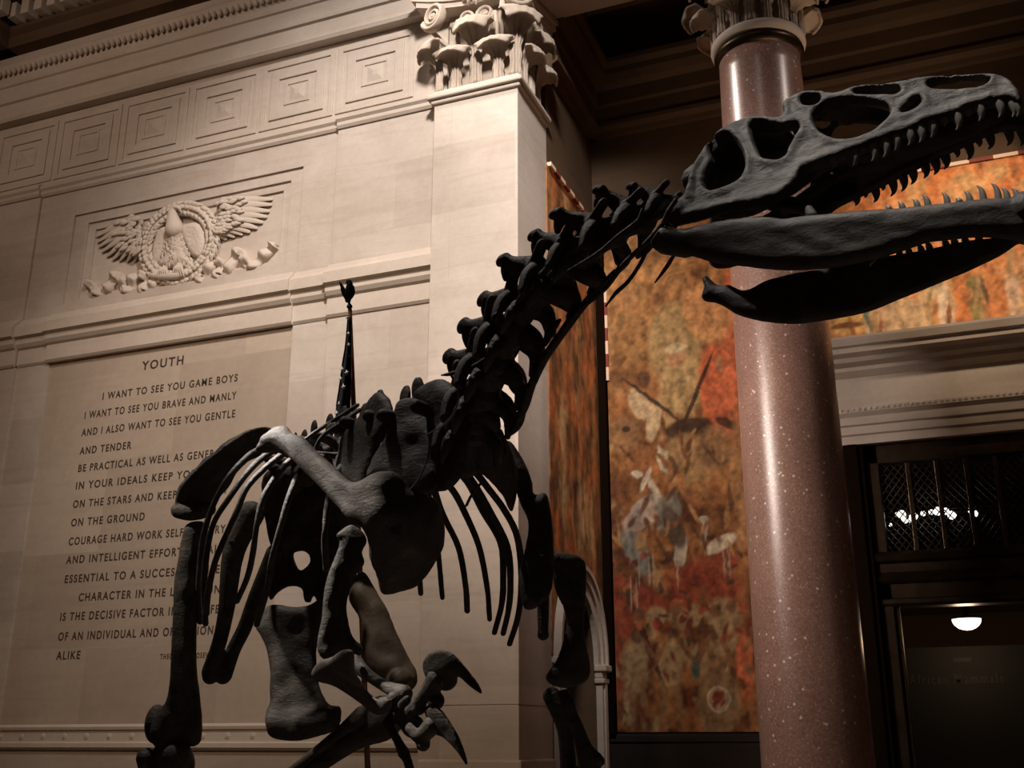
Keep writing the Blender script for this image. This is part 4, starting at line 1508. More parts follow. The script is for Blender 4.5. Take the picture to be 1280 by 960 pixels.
sk_out = za([(92, 578), (105, 550), (140, 520), (152, 480), (165, 440), (178, 400), (215, 340), (265, 280), (330, 246), (390, 232), (440, 238), (470, 236), (478, 220), (474, 200), (490, 175), (545, 152), (600, 150), (655, 157), (705, 140), (760, 128), (830, 125),
             (900, 112), (960, 104), (1040, 98), (1110, 95), (1180, 96), (1225, 108), (1258, 140), (1276, 175), (1272, 200), (1240, 190), (1200, 188), (1132, 202), (1057, 230), (972, 258), (898, 286), (816, 318), (713, 356), (640, 382), (572, 408),
             (545, 425), (530, 455), (505, 482), (460, 508), (400, 528), (330, 538), (270, 548), (200, 570), (130, 585)])
sk_holes = [za([(243, 314), (275, 298), (308, 305), (338, 345), (351, 389), (342, 432), (308, 458), (246, 481), (222, 466), (228, 430), (252, 385), (235, 346)]),
            za([(376, 266), (406, 255), (446, 270), (490, 273), (524, 266), (532, 278), (516, 306), (495, 342), (484, 368), (450, 379), (412, 373), (396, 345), (380, 302)]),
            za([(585, 244), (604, 207), (641, 192), (720, 186), (798, 195), (834, 218), (818, 250), (778, 283), (729, 303), (680, 312), (633, 303), (599, 280)]),
            za([(541, 184), (564, 170), (597, 170), (601, 185), (579, 200), (554, 199)]),
            za([(718, 160), (762, 146), (832, 143), (870, 149), (846, 162), (783, 161)]),
            za([(963, 133), (993, 118), (1060, 112), (1148, 112), (1164, 120), (1134, 138), (1060, 146), (987, 143)]),
            za([(874, 223), (905, 193), (930, 181), (938, 190), (910, 212)])]
bm = bmesh.new()
def sk_prof(d, x, y):
    q = min(d / 7.0, 1.0)
    h_ = .021 * math.sqrt(max(0, 1 - (1 - q) ** 2))
    h_ -= .007 * max(0, min(1, (d - 5) / 9))                           # raised rims, hollowed middles
    h_ += .005 * noise.noise(Vector((x * .05, y * .06, 1.7))) * min(1, d / 5) + .0018 * noise.noise(Vector((x * .17, y * .17, 5.0))) * min(1, d / 5)
    return max(h_, .003), max(h_, .003)
slab(bm, sk_out, sk_holes, skull_near, sk_prof, 3.0)
# the far side of the skull is the same body mirrored about the mid plane
src = [(v_.co.copy()) for v_ in bm.verts]
bm.verts.index_update()
tris = [[v_.index for v_ in f.verts] for f in bm.faces]
mv = [bm.verts.new(mirror(p)) for p in src]
for t_ in tris:
    bm.faces.new([mv[i] for i in reversed(t_)])
# roof bridging both sides
top = catmull(za([(178, 405), (215, 345), (265, 288), (330, 256), (365, 248)]), 5) 
top2 = catmull(za([(478, 236), (480, 206), (498, 182), (545, 160), (600, 158), (655, 165), (705, 148), (760, 134), (830, 131), (900, 118), (960, 112)]), 4)
top3 = catmull(za([(1150, 100), (1180, 103), (1222, 116), (1252, 146), (1266, 172)]), 4)
def roof(line, th, arch_h):
    prev = None
    for x, y in line:
        a = skull_near(x, y, 0)
        b__ = mirror(a)
        cur = []
        for k in range(9):
            q = k / 8
            cur.append(a.lerp(b__, q) + Vector((0, 0, arch_h * math.sin(q * math.pi) - .004)))
        lo = [p - Vector((0, 0, th)) for p in cur]
        loop = [bm.verts.new(p) for p in cur + lo[::-1]]
        if prev:
            for i in range(len(loop)):
                j = (i + 1) % len(loop)
                bm.faces.new((prev[i], prev[j], loop[j], loop[i]))
        else:
            bm.faces.new(loop)
        prev = loop
    bm.faces.new(prev[::-1])
roof(catmull(za([(365, 248), (400, 246), (440, 250), (470, 246)]), 4), .026, .006)
roof(top, .03, .012)
roof(top2, .03, .0)
roof(top3, .03, .015)
# braincase, occiput, palate bars, pterygoid struts
def skp(zx, zy, q, dz=0):
    """point q of the way from the near to the far side at an enlarged-frame position"""
    a = skull_near(*za([(zx, zy)])[0], 0)
    return a.lerp(mirror(a), q) + Vector((0, 0, dz))
tube(bm, [skp(175, 430, .5), skp(260, 380, .5), skp(380, 330, .5), skp(480, 300, .5)], [.030, .045, .035, .02], 14, 4)
tube(bm, [skp(170, 430, .08), skp(185, 400, .5, .02), skp(170, 430, .92)], [.035, .05, .035], 10, 4)
tube(bm, [skp(120, 560, .0), skp(160, 500, .10), skp(185, 430, .25)], [.03, .03, .03], 10, 4)
tube(bm, [skp(120, 560, 1.), skp(160, 500, .90), skp(185, 430, .75)], [.03, .03, .03], 10, 4)
ball(bm, skp(140, 440, .5), .035)
for q in (.12, .88):
    tube(bm, [skp(200, 520, q), skp(300, 500, q + (.5 - q) * .5), skp(440, 440, q + (.5 - q) * .6), skp(620, 340, .5 + (q - .5) * .5), skp(800, 290, .5 + (q - .5) * .3), skp(1000, 230, .5), skp(1180, 170, .5)], [.018, .018, .016, .018, .03, .035, .025], 10, 4)
    tube(bm, [skp(450, 470, q + (.5 - q) * .6), skp(520, 500, q * .8 + .1), skp(560, 540, q)], [.025, .018, .014], 8, 4)
tube(bm, [skp(420, 380, .12), skp(440, 470, .15), skp(430, 520, .06)], [.012, .016, .012], 8, 4)
# far-side palate shelf, closing the mouth roof in front of the antorbital openings
shelf = catmull([(1250, 185), (1132, 200), (1057, 232), (972, 262), (898, 292), (816, 322), (713, 362), (660, 385)], 3)
prev = None
for zx, zy in shelf:
    a = skp(zx, zy, .03)
    b__ = skp(zx, zy, .97)
    cur = [a.lerp(b__, k / 6) + Vector((0, 0, .035 * math.sin(k / 6 * math.pi) + .012)) for k in range(7)]
    loop = [bm.verts.new(p) for p in cur + [p + Vector((0, 0, .018)) for p in cur[::-1]]]
    if prev:
        for i in range(len(loop)):
            j = (i + 1) % len(loop)
            bm.faces.new((prev[i], prev[j], loop[j], loop[i]))
    else:
        bm.faces.new(loop)
    prev = loop
bm.faces.new(prev[::-1])
skull = part('skull', bm, .0036, 2)

def tooth(base, tip, r, parent, back=.15):
    bm = bmesh.new()
    d = tip - base
    L_ = d.length
    tube(bm, [base - d * .25, base, base + d * .45 + FWD * L_ * .06, base + d * .8 + FWD * L_ * .02, tip - FWD * L_ * back], [r * .9, r, r * .85, r * .5, r * .15], 8, 3, .7, LATV, cap=True)
    link('tooth', bm, M['tooth'], parent, True)
UPT = [(1258, 188, 46), (1243, 186, 50), (1198, 186, 52), (1132, 198, 52), (1095, 214, 22), (1057, 226, 54), (1015, 242, 24), (972, 254, 52), (935, 268, 54), (898, 280, 52), (852, 296, 54), (816, 310, 62), (777, 324, 62), (742, 338, 22), (713, 348, 54), (643, 372, 34), (677, 362, 18)]
for zx, zy, L_ in UPT:
    a = skull_near(*za([(zx, zy)])[0], .004)
    ln = L_ / ZA / FPX * 2.55
    for base in (a, mirror(a)):
        tooth(base, base - Vector((0, 0, ln)), (.0115 if L_ > 30 else .008), skull)

# ---------------- lower jaw: two rami meeting at the chin
jw_near = za([(33, 652), (52, 618), (75, 594), (100, 596), (140, 602), (200, 590), (280, 574), (350, 565), (420, 560), (480, 568), (540, 560), (600, 555), (680, 547), (760, 540), (830, 536), (900, 530), (975, 522), (1050, 514), (1150, 502), (1230, 501), (1290, 512), (1322, 545), (1318, 600), (1290, 640),
              (1240, 640), (1180, 634), (1110, 633), (1040, 640), (960, 650), (870, 680), (780, 706), (690, 726), (600, 738), (500, 742), (420, 738), (340, 728), (280, 722), (230, 712), (170, 695), (110, 690), (55, 676)])
JP, JN = side_plane(0, HW, 2.78, .84, .045, 2.72, -.12, 1)
def jaw_near(x, y, h_):
    return on_plane(x, y, JP, JN) + JN * h_
JPf, JNf = side_plane(0, HW, 2.78, .84, .035, 2.72, -.05, -1)
def jaw_far(x, y, h_):
    return on_plane(x, y, JPf, JNf) + JNf * h_
jw_far = za([(208, 770), (222, 758), (238, 772), (262, 790), (300, 790), (335, 806), (372, 802), (420, 776), (475, 760), (530, 748), (600, 738), (690, 718), (760, 704), (830, 692), (900, 682), (960, 672), (1040, 652), (1110, 640), (1200, 625), (1290, 560), (1325, 560), (1310, 620),
             (1270, 645), (1200, 692), (1140, 722), (1080, 750), (1020, 775), (960, 800), (860, 840), (760, 880), (640, 905), (540, 919), (480, 920), (420, 914), (370, 904), (320, 888), (285, 866), (250, 850), (218, 846), (205, 830), (214, 800)])
bm = bmesh.new()
def jprof(T0, R0, sd):
    def f(d, x, y):
        q = min(d / R0, 1.0)
        h_ = T0 * math.sqrt(max(0, 1 - (1 - q) ** 2))
        h_ += .003 * noise.noise(Vector((x * .03, y * .07, sd))) * min(1, d / 6)
        return max(h_, .003), max(h_, .003)
    return f
slab(bm, jw_near, [], jaw_near, jprof(.024, 16, 2.2), 3.0)
slab(bm, jw_far, [], jaw_far, jprof(.022, 16, 8.2), 3.0)
c0 = jaw_near(*za([(1285, 560)])[0], 0)
c1 = jaw_far(*za([(1290, 600)])[0], 0)
tube(bm, [c0 + Vector((0, 0, .02)), c0.lerp(c1, .5) + FWD * .012, c1], [.042, .045, .042], 14, 4)
tube(bm, [jaw_near(*za([(70, 640)])[0], -.02), jaw_near(*za([(150, 650)])[0], -.03)], [.03, .03], 10, 1)
jaw = part('lower_jaw', bm, .0040, 2, None, M['bone_smooth'])
for zx, zy, L_ in [(875, 532, 24), (925, 527, 28), (960, 523, 40), (1025, 516, 40), (1100, 508, 36), (1145, 502, 50), (1195, 500, 56), (1225, 500, 40), (1260, 506, 44), (830, 536, 12), (1065, 512, 14)]:
    a = jaw_near(*za([(zx, zy)])[0], .0)
    tooth(a, a + Vector((0, 0, L_ / ZA / FPX * 2.5)) - FWD * .006, .0075, jaw, .1)
for zx, zy, L_ in [(865, 686, 16), (897, 682, 26), (938, 675, 24), (965, 668, 26), (1020, 655, 22), (1050, 650, 24), (1085, 644, 20), (1130, 636, 24)]:
    a = jaw_far(*za([(zx, zy)])[0], .0)
    tooth(a, a + Vector((0, 0, L_ / ZA / FPX * 2.7)) - FWD * .006, .0085, jaw, .1)

# ---------------- vertebrae
def cervical_mesh():
    bm = bmesh.new()
    tube(bm, [Vector((-.065, 0, 0)), Vector((-.03, 0, 0)), Vector((.02, 0, 0)), Vector((.060, 0, 0))], [.052, .036, .036, .048], 14, 4)
    ball(bm, (.070, 0, 0), .036)
    tube(bm, [Vector((-.005, 0, .02)), Vector((-.005, 0, .05)), Vector((-.01, 0, .07))], [.040, .032, .026], 12, 3)
    tube(bm, [Vector((.02, 0, .055)), Vector((-.005, 0, .085)), Vector((-.02, 0, .098)), Vector((-.026, 0, .104))], [.020, .017, .014, .017], 10, 3, .7, (0, 1, 0))
    for s_ in (-1, 1):
        tube(bm, [Vector((.015, s_ * .020, .040)), Vector((-.015, s_ * .036, .072)), Vector((-.042, s_ * .052, .102)), Vector((-.056, s_ * .060, .122))], [.032, .023, .016, .018], 10, 4, 1.35, (1, 0, 0))   # rising rear joint
        ball(bm, (-.064, s_ * .062, .128), .0195, (1.3, .8, .75))
        tube(bm, [Vector((-.050, s_ * .056, .112)), Vector((-.075, s_ * .050, .098)), Vector((-.088, s_ * .046, .084))], [.020, .016, .010], 8, 3)
        tube(bm, [Vector((-.005, s_ * .025, .045)), Vector((.050, s_ * .050, .048)), Vector((.088, s_ * .055, .062))], [.028, .018, .018], 10, 4, .7, (0, 0, 1))
        tube(bm, [Vector((.02, s_ * .03, .03)), Vector((.018, s_ * .070, .004)), Vector((-.005, s_ * .088, -.042))], [.028, .020, .013], 10, 4, 1.4, (1, 0, 0))
        tube(bm, [Vector((.04, s_ * .03, -.02)), Vector((.03, s_ * .062, -.055)), Vector((-.02, s_ * .068, -.075))], [.024, .018, .008], 8, 3)
    return bm
def dorsal_mesh():
    bm = bmesh.new()
    tube(bm, [Vector((-.06, 0, 0)), Vector((-.02, 0, 0)), Vector((.02, 0, 0)), Vector((.06, 0, 0))], [.058, .042, .042, .058], 14, 4)
    tube(bm, [Vector((0, 0, .03)), Vector((0, 0, .09))], [.045, .03], 10, 1)
    tube(bm, [Vector((0, 0, .08)), Vector((-.01, 0, .14)), Vector((-.018, 0, .20)), Vector((-.02, 0, .215))], [.034, .030, .030, .026], 10, 3, .35, (0, 1, 0))
    for s_ in (-1, 1):
        tube(bm, [Vector((0, s_ * .02, .075)), Vector((-.01, s_ * .08, .095)), Vector((-.02, s_ * .13, .10))], [.026, .020, .022], 8, 3)
        tube(bm, [Vector((0, s_ * .02, .07)), Vector((.07, s_ * .03, .08))], [.02, .016], 8, 1)
        tube(bm, [Vector((0, s_ * .02, .08)), Vector((-.07, s_ * .03, .095))], [.02, .016], 8, 1)
    return bm
def place_series(name, proto, pts, scales, parent=dino, updir=None):
    objs = []
    P = [T(*p) for p in pts]
    for i, p in enumerate(P):
        d = (P[min(i + 1, len(P) - 1)] - P[max(i - 1, 0)]).normalized()
        left = (updir or Vector((0, 0, 1))).cross(d).normalized()
        u = d.cross(left)
        R_ = Matrix((d, left, u)).transposed().to_4x4()
        o = proto if i == 0 else proto.copy()
        if i:
            COL.objects.link(o)
        o.parent = parent
        o.matrix_parent_inverse = parent.matrix_basis.inverted()
        rj = random.Random(i * 7 + 3)
        jit = Matrix.Rotation(rj.uniform(-.10, .10), 4, 'X') @ Matrix.Rotation(rj.uniform(-.09, .09), 4, 'Y') @ Matrix.Rotation(rj.uniform(-.06, .06), 4, 'Z')
        o.matrix_basis = Matrix.Translation(p) @ R_ @ jit @ Matrix.Diagonal((scales[i] * rj.uniform(.95, 1.05), scales[i] * rj.uniform(.92, 1.05), scales[i] * rj.uniform(.94, 1.06), 1))
        objs.append((o, p, d, left, u))
    return objs
neck_px = [(585, 552, 3.36), (596, 512, 3.30), (611, 472, 3.23), (630, 432, 3.16), (652, 394, 3.09), (682, 358, 3.02), (714, 328, 2.95), (749, 303, 2.89), (786, 282, 2.84), (822, 264, 2.80)]
proto = part('neck_vertebra', cervical_mesh(), .0045, 1)
neck = place_series('neck_vertebra', proto, neck_px, [1.22, 1.22, 1.18, 1.15, 1.10, 1.05, 1.0, .93, .82, .64])
proto = part('back_vertebra', dorsal_mesh(), .007, 2)
back_px = [(556, 566, 3.44), (527, 566, 3.52), (500, 568, 3.60), (474, 572, 3.69), (450, 577, 3.78), (428, 582, 3.87), (408, 587, 3.96), (390, 591, 4.05), (374, 594, 4.14)]
place_series('back_vertebra', proto, [back_px[k] for k in range(len(back_px))][::-1], [.82, .84, .88, .92, 1.0, 1.05, 1.1, 1.1, 1.1])
# sacrum and tail running away behind the hips
tail_pts = [(366, 600, 4.24), (370, 606, 4.36), (374, 612, 4.48), (377, 618, 4.60), (380, 623, 4.72), (382, 628, 4.85), (384, 632, 4.98), (386, 636, 5.12), (388, 640, 5.26), (390, 643, 5.40), (391, 646, 5.55), (392, 649, 5.70), (393, 652, 5.86), (394, 655, 6.02), (395, 658, 6.2), (396, 660, 6.38), (397, 662, 6.56), (398, 664, 6.75)]
proto = part('tail_vertebra', dorsal_mesh(), .008, 2)
place_series('tail_vertebra', proto, tail_pts[::-1], [.22 + .58 * (1 - k / 17) for k in range(18)][::-1])


def rib(name, pts, r0, r1, flat=.55, parent=None, material=None, side=None):
    bm = bmesh.new()
    n_ = len(pts)
    tube(bm, [T(*p) for p in pts], [r0 + (r1 - r0) * i / (n_ - 1) for i in range(n_)], 10, 5, flat, side or UP)
    return part(name, bm, parent=parent, material=material)
# near-side ribs
NEAR = [[(372, 574, 4.16), (345, 560, 4.06), (322, 563, 3.98), (303, 577, 3.92), (281, 603, 3.88), (264, 638, 3.87), (254, 672, 3.88), (250, 712, 3.90), (248, 745, 3.93), (250, 778, 3.96)],
        [(385, 574, 4.08), (352, 562, 3.98), (330, 571, 3.92), (310, 590, 3.86), (287, 622, 3.82), (267, 654, 3.81), (258, 695, 3.82), (255, 735, 3.85), (257, 780, 3.88)],
        [(402, 572, 4.0), (368, 563, 3.92), (346, 573, 3.85), (311, 606, 3.78), (298, 635, 3.76), (282, 670, 3.75), (268, 705, 3.77), (260, 742, 3.80), (258, 768, 3.83)],
        [(420, 570, 3.9), (384, 568, 3.84), (360, 578, 3.78), (332, 616, 3.72), (322, 650, 3.70), (316, 692, 3.70), (309, 722, 3.72), (296, 752, 3.76)],
        [(440, 568, 3.82), (400, 572, 3.74), (377, 588, 3.69), (362, 620, 3.64), (350, 660, 3.62), (340, 698, 3.62), (333, 740, 3.64), (321, 781, 3.68)],
        [(462, 566, 3.74), (430, 580, 3.64), (415, 610, 3.58), (408, 645, 3.55), (406, 680, 3.55), (408, 712, 3.57)]]
for i, r_ in enumerate(NEAR):
    rib('rib', r_, .015, .011, .8)
rib('rib', [(448, 513, 3.74), (425, 529, 3.70), (403, 545, 3.68), (394, 562, 3.68)], .014, .012)
rib('rib', [(446, 507, 3.78), (415, 527, 3.78), (396, 539, 3.78), (382, 549, 3.78)], .014, .012)
# far-side ribs
FAR = [[(520, 590, 3.70), (520, 640, 3.80), (523, 700, 3.83), (526, 742, 3.84)],
       [(530, 590, 3.66), (538, 635, 3.76), (547, 685, 3.80), (553, 747, 3.80)],
       [(536, 590, 3.62), (552, 640, 3.70), (573, 684, 3.74), (582, 732, 3.76), (584, 764, 3.77)],
       [(545, 592, 3.56), (566, 613, 3.60), (582, 643, 3.66), (599, 684, 3.70), (609, 735, 3.72), (612, 774, 3.72)],
       [(560, 580, 3.52), (584, 602, 3.56), (604, 640, 3.62), (626, 680, 3.66), (629, 725, 3.68), (627, 756, 3.70), (618, 791, 3.72)],
       [(572, 578, 3.48), (592, 604, 3.52), (613, 640, 3.58), (634, 682, 3.62), (638, 725, 3.64), (636, 760, 3.66), (629, 792, 3.68)],
       [(588, 582, 3.44), (610, 610, 3.48), (632, 640, 3.52), (647, 673, 3.56), (652, 722, 3.60), (648, 768, 3.62), (637, 805, 3.65)]]
for r_ in FAR:
    rib('rib', r_, .0135, .0105, .85)
# slender crossing rod below the neck base
rib('neck_rib', [(602, 603, 3.40), (590, 618, 3.42), (583, 632, 3.44)], .007, .006)

# broad front ribs / spine plates seen edge-lit above the shoulder
bm = bmesh.new()
inflate(bm, [(470, 491), (485, 496), (491, 517), (487, 530), (475, 552), (460, 592), (452, 612), (436, 604), (420, 582), (424, 565), (427, 550), (435, 537), (450, 520)], [], [(470, 495, 3.62), (455, 600, 3.50), (425, 575, 3.68)], thick=.020, Rmax=10)
part('rib', bm, .006, 2)
bm = bmesh.new()
inflate(bm, [(495, 507), (503, 499), (517, 497), (527, 502), (540, 520), (548, 545), (552, 575), (545, 610), (520, 618), (500, 610), (480, 600), (458, 600), (465, 575), (480, 550), (490, 525)], [], [(500, 500, 3.50), (470, 595, 3.42), (545, 580, 3.34)], thick=.024, Rmax=14)
part('rib', bm, .006, 2)
bm = bmesh.new()
inflate(bm, [(520, 490), (545, 474), (562, 478), (580, 500), (585, 540), (572, 600), (545, 615), (530, 590), (540, 545), (530, 510)], [], [(540, 480, 3.44), (560, 600, 3.30), (585, 530, 3.26)], thick=.028, Rmax=16)
part('rib', bm, .006, 2)
# neck-base muscles of bone: front breast ribs between shoulders
bm = bmesh.new()
inflate(bm, [(545, 560), (590, 535), (625, 540), (640, 565), (648, 600), (640, 640), (625, 615), (600, 590), (575, 580), (555, 590)], [], [(560, 570, 3.40), (620, 550, 3.36), (640, 620, 3.50)], thick=.03, Rmax=14)
part('rib', bm, .007, 2)

# ---------------- near shoulder blade with coracoid
bm = bmesh.new()
def blade_depth(x, y):
    u = ((x - 335) * 210 + (y - 550) * 140) / (210 ** 2 + 140 ** 2)
    t = 3.78 - .95 * u + .42 * max(0, u - .15) ** 2
    t += .55 * max(0, (x - 470) / 80) ** 1.5 * .5 + .30 * max(0, (y - 640) / 100) ** 1.3
    return t
inflate(bm, [(322, 566), (326, 553), (340, 537), (357, 532), (365, 541), (380, 547), (395, 562), (417, 582), (435, 599), (449, 602), (467, 592), (482, 589), (497, 592), (511, 610), (530, 616), (545, 627), (552, 647), (554, 662), (552, 683), (537, 710), (520, 730), (494, 740), (476, 739), (471, 720),
             (462, 693), (460, 672), (452, 658), (438, 650), (420, 632), (405, 615), (380, 590), (362, 573), (345, 566)], [],
        None, mapf=curved_map(blade_depth), thick=.026, Rmax=12, rough=.012, ridge=lambda x, y: -.022 * math.exp(-((x - 492) ** 2 + (y - 653) ** 2) / 22))
tube(bm, [T(333, 552, 3.77), T(352, 549, 3.72), T(374, 568, 3.64)], [.028, .036, .030], 10, 4)
part('shoulder_blade', bm, .006, 2)

# ---------------- near arm
bm = bmesh.new()
hz5 = lambda L_: pxs(L_, 360, 640, 3)
inflate(bm, hz5([(178, 88), (205, 62), (236, 46), (262, 58), (288, 82), (297, 112), (280, 150), (288, 190), (268, 226), (246, 240), (235, 290), (222, 345), (226, 400), (244, 466), (280, 505), (272, 540), (240, 532), (196, 530), (140, 556), (110, 524), (110, 470), (124, 400), (134, 300), (150, 230), (178, 160), (192, 112)]), [],
        [(440, 665, 3.20), (400, 800, 3.08), (450, 810, 3.10)], k=.62, Rmax=17, step=2.2)
part('upper_arm_bone', bm, .005, 2)
bm = bmesh.new()
inflate(bm, hz5([(88, 604), (104, 572), (125, 556), (160, 545), (200, 520), (236, 520), (248, 545), (250, 600), (272, 640), (305, 684), (340, 706), (372, 702), (390, 720), (380, 748), (345, 760), (310, 745), (270, 712), (225, 680), (170, 650), (115, 634)]), [], [(400, 830, 3.10), (450, 870, 3.05), (480, 890, 2.98)], k=.62, Rmax=13, step=2.2)
part('forearm_bone', bm, .005, 2)
bm = bmesh.new()
tube(bm, [T(443, 828, 3.13), T(458, 842, 3.09), T(480, 857, 3.04), T(506, 868, 2.98)], [.026, .018, .017, .026], 10, 4)
part('forearm_bone', bm, .005, 2)
# wrist and hand
bm = bmesh.new()
ball(bm, T(482, 880, 2.98), .026, (1.2, 1, .8))
ball(bm, T(493, 874, 2.96), .022)
part('wrist_bone', bm, .005, 1)
bm = bmesh.new()
inflate(bm, hz5([(362, 776), (398, 728), (440, 688), (462, 700), (470, 745), (505, 778), (508, 810), (470, 846), (440, 838), (415, 800), (388, 792)]), [], [(485, 895, 2.97), (510, 880, 2.92), (525, 915, 2.92)], k=.5, Rmax=10, step=2)
part('hand_bone', bm, .004, 1)
bm = bmesh.new()
tube(bm, [T(515, 888, 2.93), T(528, 872, 2.90), T(540, 858, 2.87), T(549, 845, 2.84)], [.024, .020, .026, .032], 10, 4)
ball(bm, T(523, 884, 2.91), .022)
ball(bm, T(545, 876, 2.87), .024)
part('finger_bone', bm, .005, 1)
bm = bmesh.new()
inflate(bm, hz5([(505, 585), (508, 555), (528, 528), (560, 517), (590, 519), (622, 535), (655, 570), (690, 615), (715, 650), (735, 688), (715, 676), (680, 650), (640, 618), (634, 645), (612, 668), (580, 670), (558, 650), (540, 640), (520, 625)]), [], [(530, 830, 2.86), (570, 820, 2.78), (600, 865, 2.76)], k=.55, Rmax=14, step=2)
part('claw', bm, .004, 1)
bm = bmesh.new()
tube(bm, [T(515, 908, 2.93), T(524, 918, 2.91), T(532, 915, 2.90), T(542, 905, 2.87)], [.022, .024, .024, .026], 10, 4)
ball(bm, T(529, 930, 2.90), .020)
part('finger_bone', bm, .005, 1)
bm = bmesh.new()
inflate(bm, hz5([(510, 738), (525, 724), (548, 722), (578, 746), (605, 785), (632, 828), (655, 880), (670, 925), (677, 956), (662, 940), (640, 905), (612, 872), (582, 846), (556, 836), (535, 800), (520, 770)]), [], [(535, 885, 2.88), (560, 900, 2.82), (584, 957, 2.80)], k=.55, Rmax=11, step=2)
part('claw', bm, .004, 1)
bm = bmesh.new()
tube(bm, [T(484, 903, 2.96), T(495, 922, 2.94), T(503, 938, 2.93)], [.016, .012, .016], 8, 4)
tube(bm, [T(504, 940, 2.93), T(509, 950, 2.92), T(514, 968, 2.91)], [.018, .013, .014], 8, 4)
part('finger_bone', bm, .004, 1)
bm = bmesh.new()
tube(bm, [T(515, 970, 2.91), T(519, 985, 2.90), T(517, 1002, 2.90)], [.014, .012, .003], 8, 4)
part('claw', bm, .004, 1)

# ---------------- far shoulder and arm
bm = bmesh.new()
inflate(bm, [(600, 575), (632, 550), (652, 570), (665, 600), (668, 618), (683, 617), (690, 647), (693, 700), (689, 740), (676, 756), (662, 763), (653, 756), (648, 720), (655, 690), (660, 655), (650, 630), (640, 605), (625, 590)], [], [(632, 560, 3.60), (690, 650, 3.50), (660, 750, 3.40)], thick=.026, Rmax=12, rough=.012)
part('shoulder_blade', bm, .006, 2)
bm = bmesh.new()
tube(bm, [T(679, 735, 3.50), T(679, 765, 3.48), T(679, 790, 3.46)], [.020, .020, .017], 10, 3)
ball(bm, T(679, 793, 3.46), .020)
part('breast_bone', bm, .005, 2)
hz7 = lambda L_: pxs(L_, 520, 640, 3)
bm = bmesh.new()
inflate(bm, hz7([(510, 158), (550, 152), (600, 160), (634, 186), (640, 240), (638, 300), (634, 370), (632, 430), (640, 500), (652, 560), (654, 606), (638, 636), (600, 654), (560, 662), (520, 655), (492, 636), (486, 615), (500, 592), (526, 555), (546, 500), (562, 430), (556, 370), (535, 325), (518, 280), (512, 220)]), [],
        [(710, 700, 3.52), (690, 850, 3.40), (735, 850, 3.44)], k=.55, Rmax=20, step=2.4)
part('upper_arm_bone', bm, .005, 2)
bm = bmesh.new()
inflate(bm, hz7([(495, 680), (530, 668), (568, 664), (592, 700), (606, 750), (630, 800), (660, 870), (700, 912), (712, 940), (690, 960), (640, 965), (610, 955), (600, 900), (585, 840), (560, 790), (535, 760), (505, 730)]), [], [(695, 865, 3.42), (720, 910, 3.38), (750, 955, 3.34)], k=.55, Rmax=12, step=2.2)
part('forearm_bone', bm, .005, 2)
bm = bmesh.new()
tube(bm, [T(689, 868, 3.44), T(704, 905, 3.44), T(709, 940, 3.43), T(712, 985, 3.42)], [.030, .026, .026, .03], 10, 4)
part('forearm_bone', bm, .005, 2)
bm = bmesh.new()
ball(bm, T(735, 972, 3.36), .05, (1.4, 1, .8))
for k, (a, b_) in enumerate(((735, 1040), (760, 1030), (780, 1010))):
    tube(bm, [T(735 + k * 6, 975, 3.36), T((735 + a) / 2 + 8, (975 + b_) / 2, 3.33), T(a, b_, 3.30)], [.022, .016, .018], 8, 3)
part('hand_bone', bm, .005, 2)
for k, (a, b_) in enumerate(((735, 1040), (760, 1030), (780, 1010))):
    bm = bmesh.new()
    tube(bm, [T(a, b_, 3.30), T(a + 14, b_ + 16, 3.27), T(a + 10, b_ + 50, 3.26)], [.022, .018, .003], 8, 4)
    part('claw', bm)

# ---------------- pelvis
hz3 = lambda L_: pxs(L_, 200, 480, 4)
bm = bmesh.new()
inflate(bm, hz3([(72, 645), (80, 580), (110, 510), (170, 440), (230, 385), (290, 338), (345, 295), (400, 260), (440, 236), (485, 220), (540, 216), (570, 235), (530, 290), (490, 345), (420, 395), (370, 450), (335, 500), (300, 550), (265, 600), (235, 655), (195, 640), (140, 660), (92, 658)]), [],
        [(225, 630, 4.02), (330, 540, 4.14), (280, 600, 4.16)], thick=.032, Rmax=14, rough=.03)
tube(bm, [T(222, 638, 4.0), T(240, 640, 3.98), T(262, 636, 4.02)], [.03, .034, .03], 10, 3)
part('hip_blade', bm, .007, 2)
bm = bmesh.new()
inflate(bm, [(335, 588), (400, 582), (440, 596), (447, 660), (446, 720), (436, 745), (420, 757), (404, 762), (393, 744), (388, 754), (380, 750), (377, 735), (360, 734), (346, 743), (338, 752), (336, 730), (343, 700), (336, 670), (330, 630)], [[(367, 692), (384, 690), (389, 700), (376, 713), (369, 706)]], [(340, 600, 4.42), (440, 600, 4.30), (400, 750, 4.40)], thick=.035, Rmax=12, rough=.02)
part('hip_blade', bm, .008, 2)
hz4 = lambda L_: pxs(L_, 160, 700, 1182 / 320)
bm = bmesh.new()
inflate(bm, hz4([(640, 215), (690, 204), (770, 216), (840, 205), (905, 165), (925, 200), (895, 290), (872, 420), (880, 560), (908, 635), (935, 668), (980, 675), (984, 720), (960, 785), (880, 815), (790, 836), (700, 832), (652, 812), (640, 770), (638, 700), (655, 655), (653, 590), (656, 520), (640, 420), (612, 350), (590, 312), (615, 262)]), [],
        [(350, 760, 4.20), (420, 760, 4.16), (380, 900, 4.02)], thick=.028, Rmax=12, rough=.012, ridge=lambda x, y: .028 * math.exp(-((y - 905) / 16) ** 2))
part('pubis_bone', bm, .007, 2)
bm = bmesh.new()
tube(bm, [T(315, 640, 4.30), T(292, 690, 4.30), T(284, 755, 4.34), T(275, 800, 4.36), T(261, 842, 4.38)], [.055, .045, .034, .030, .032], 12, 4)
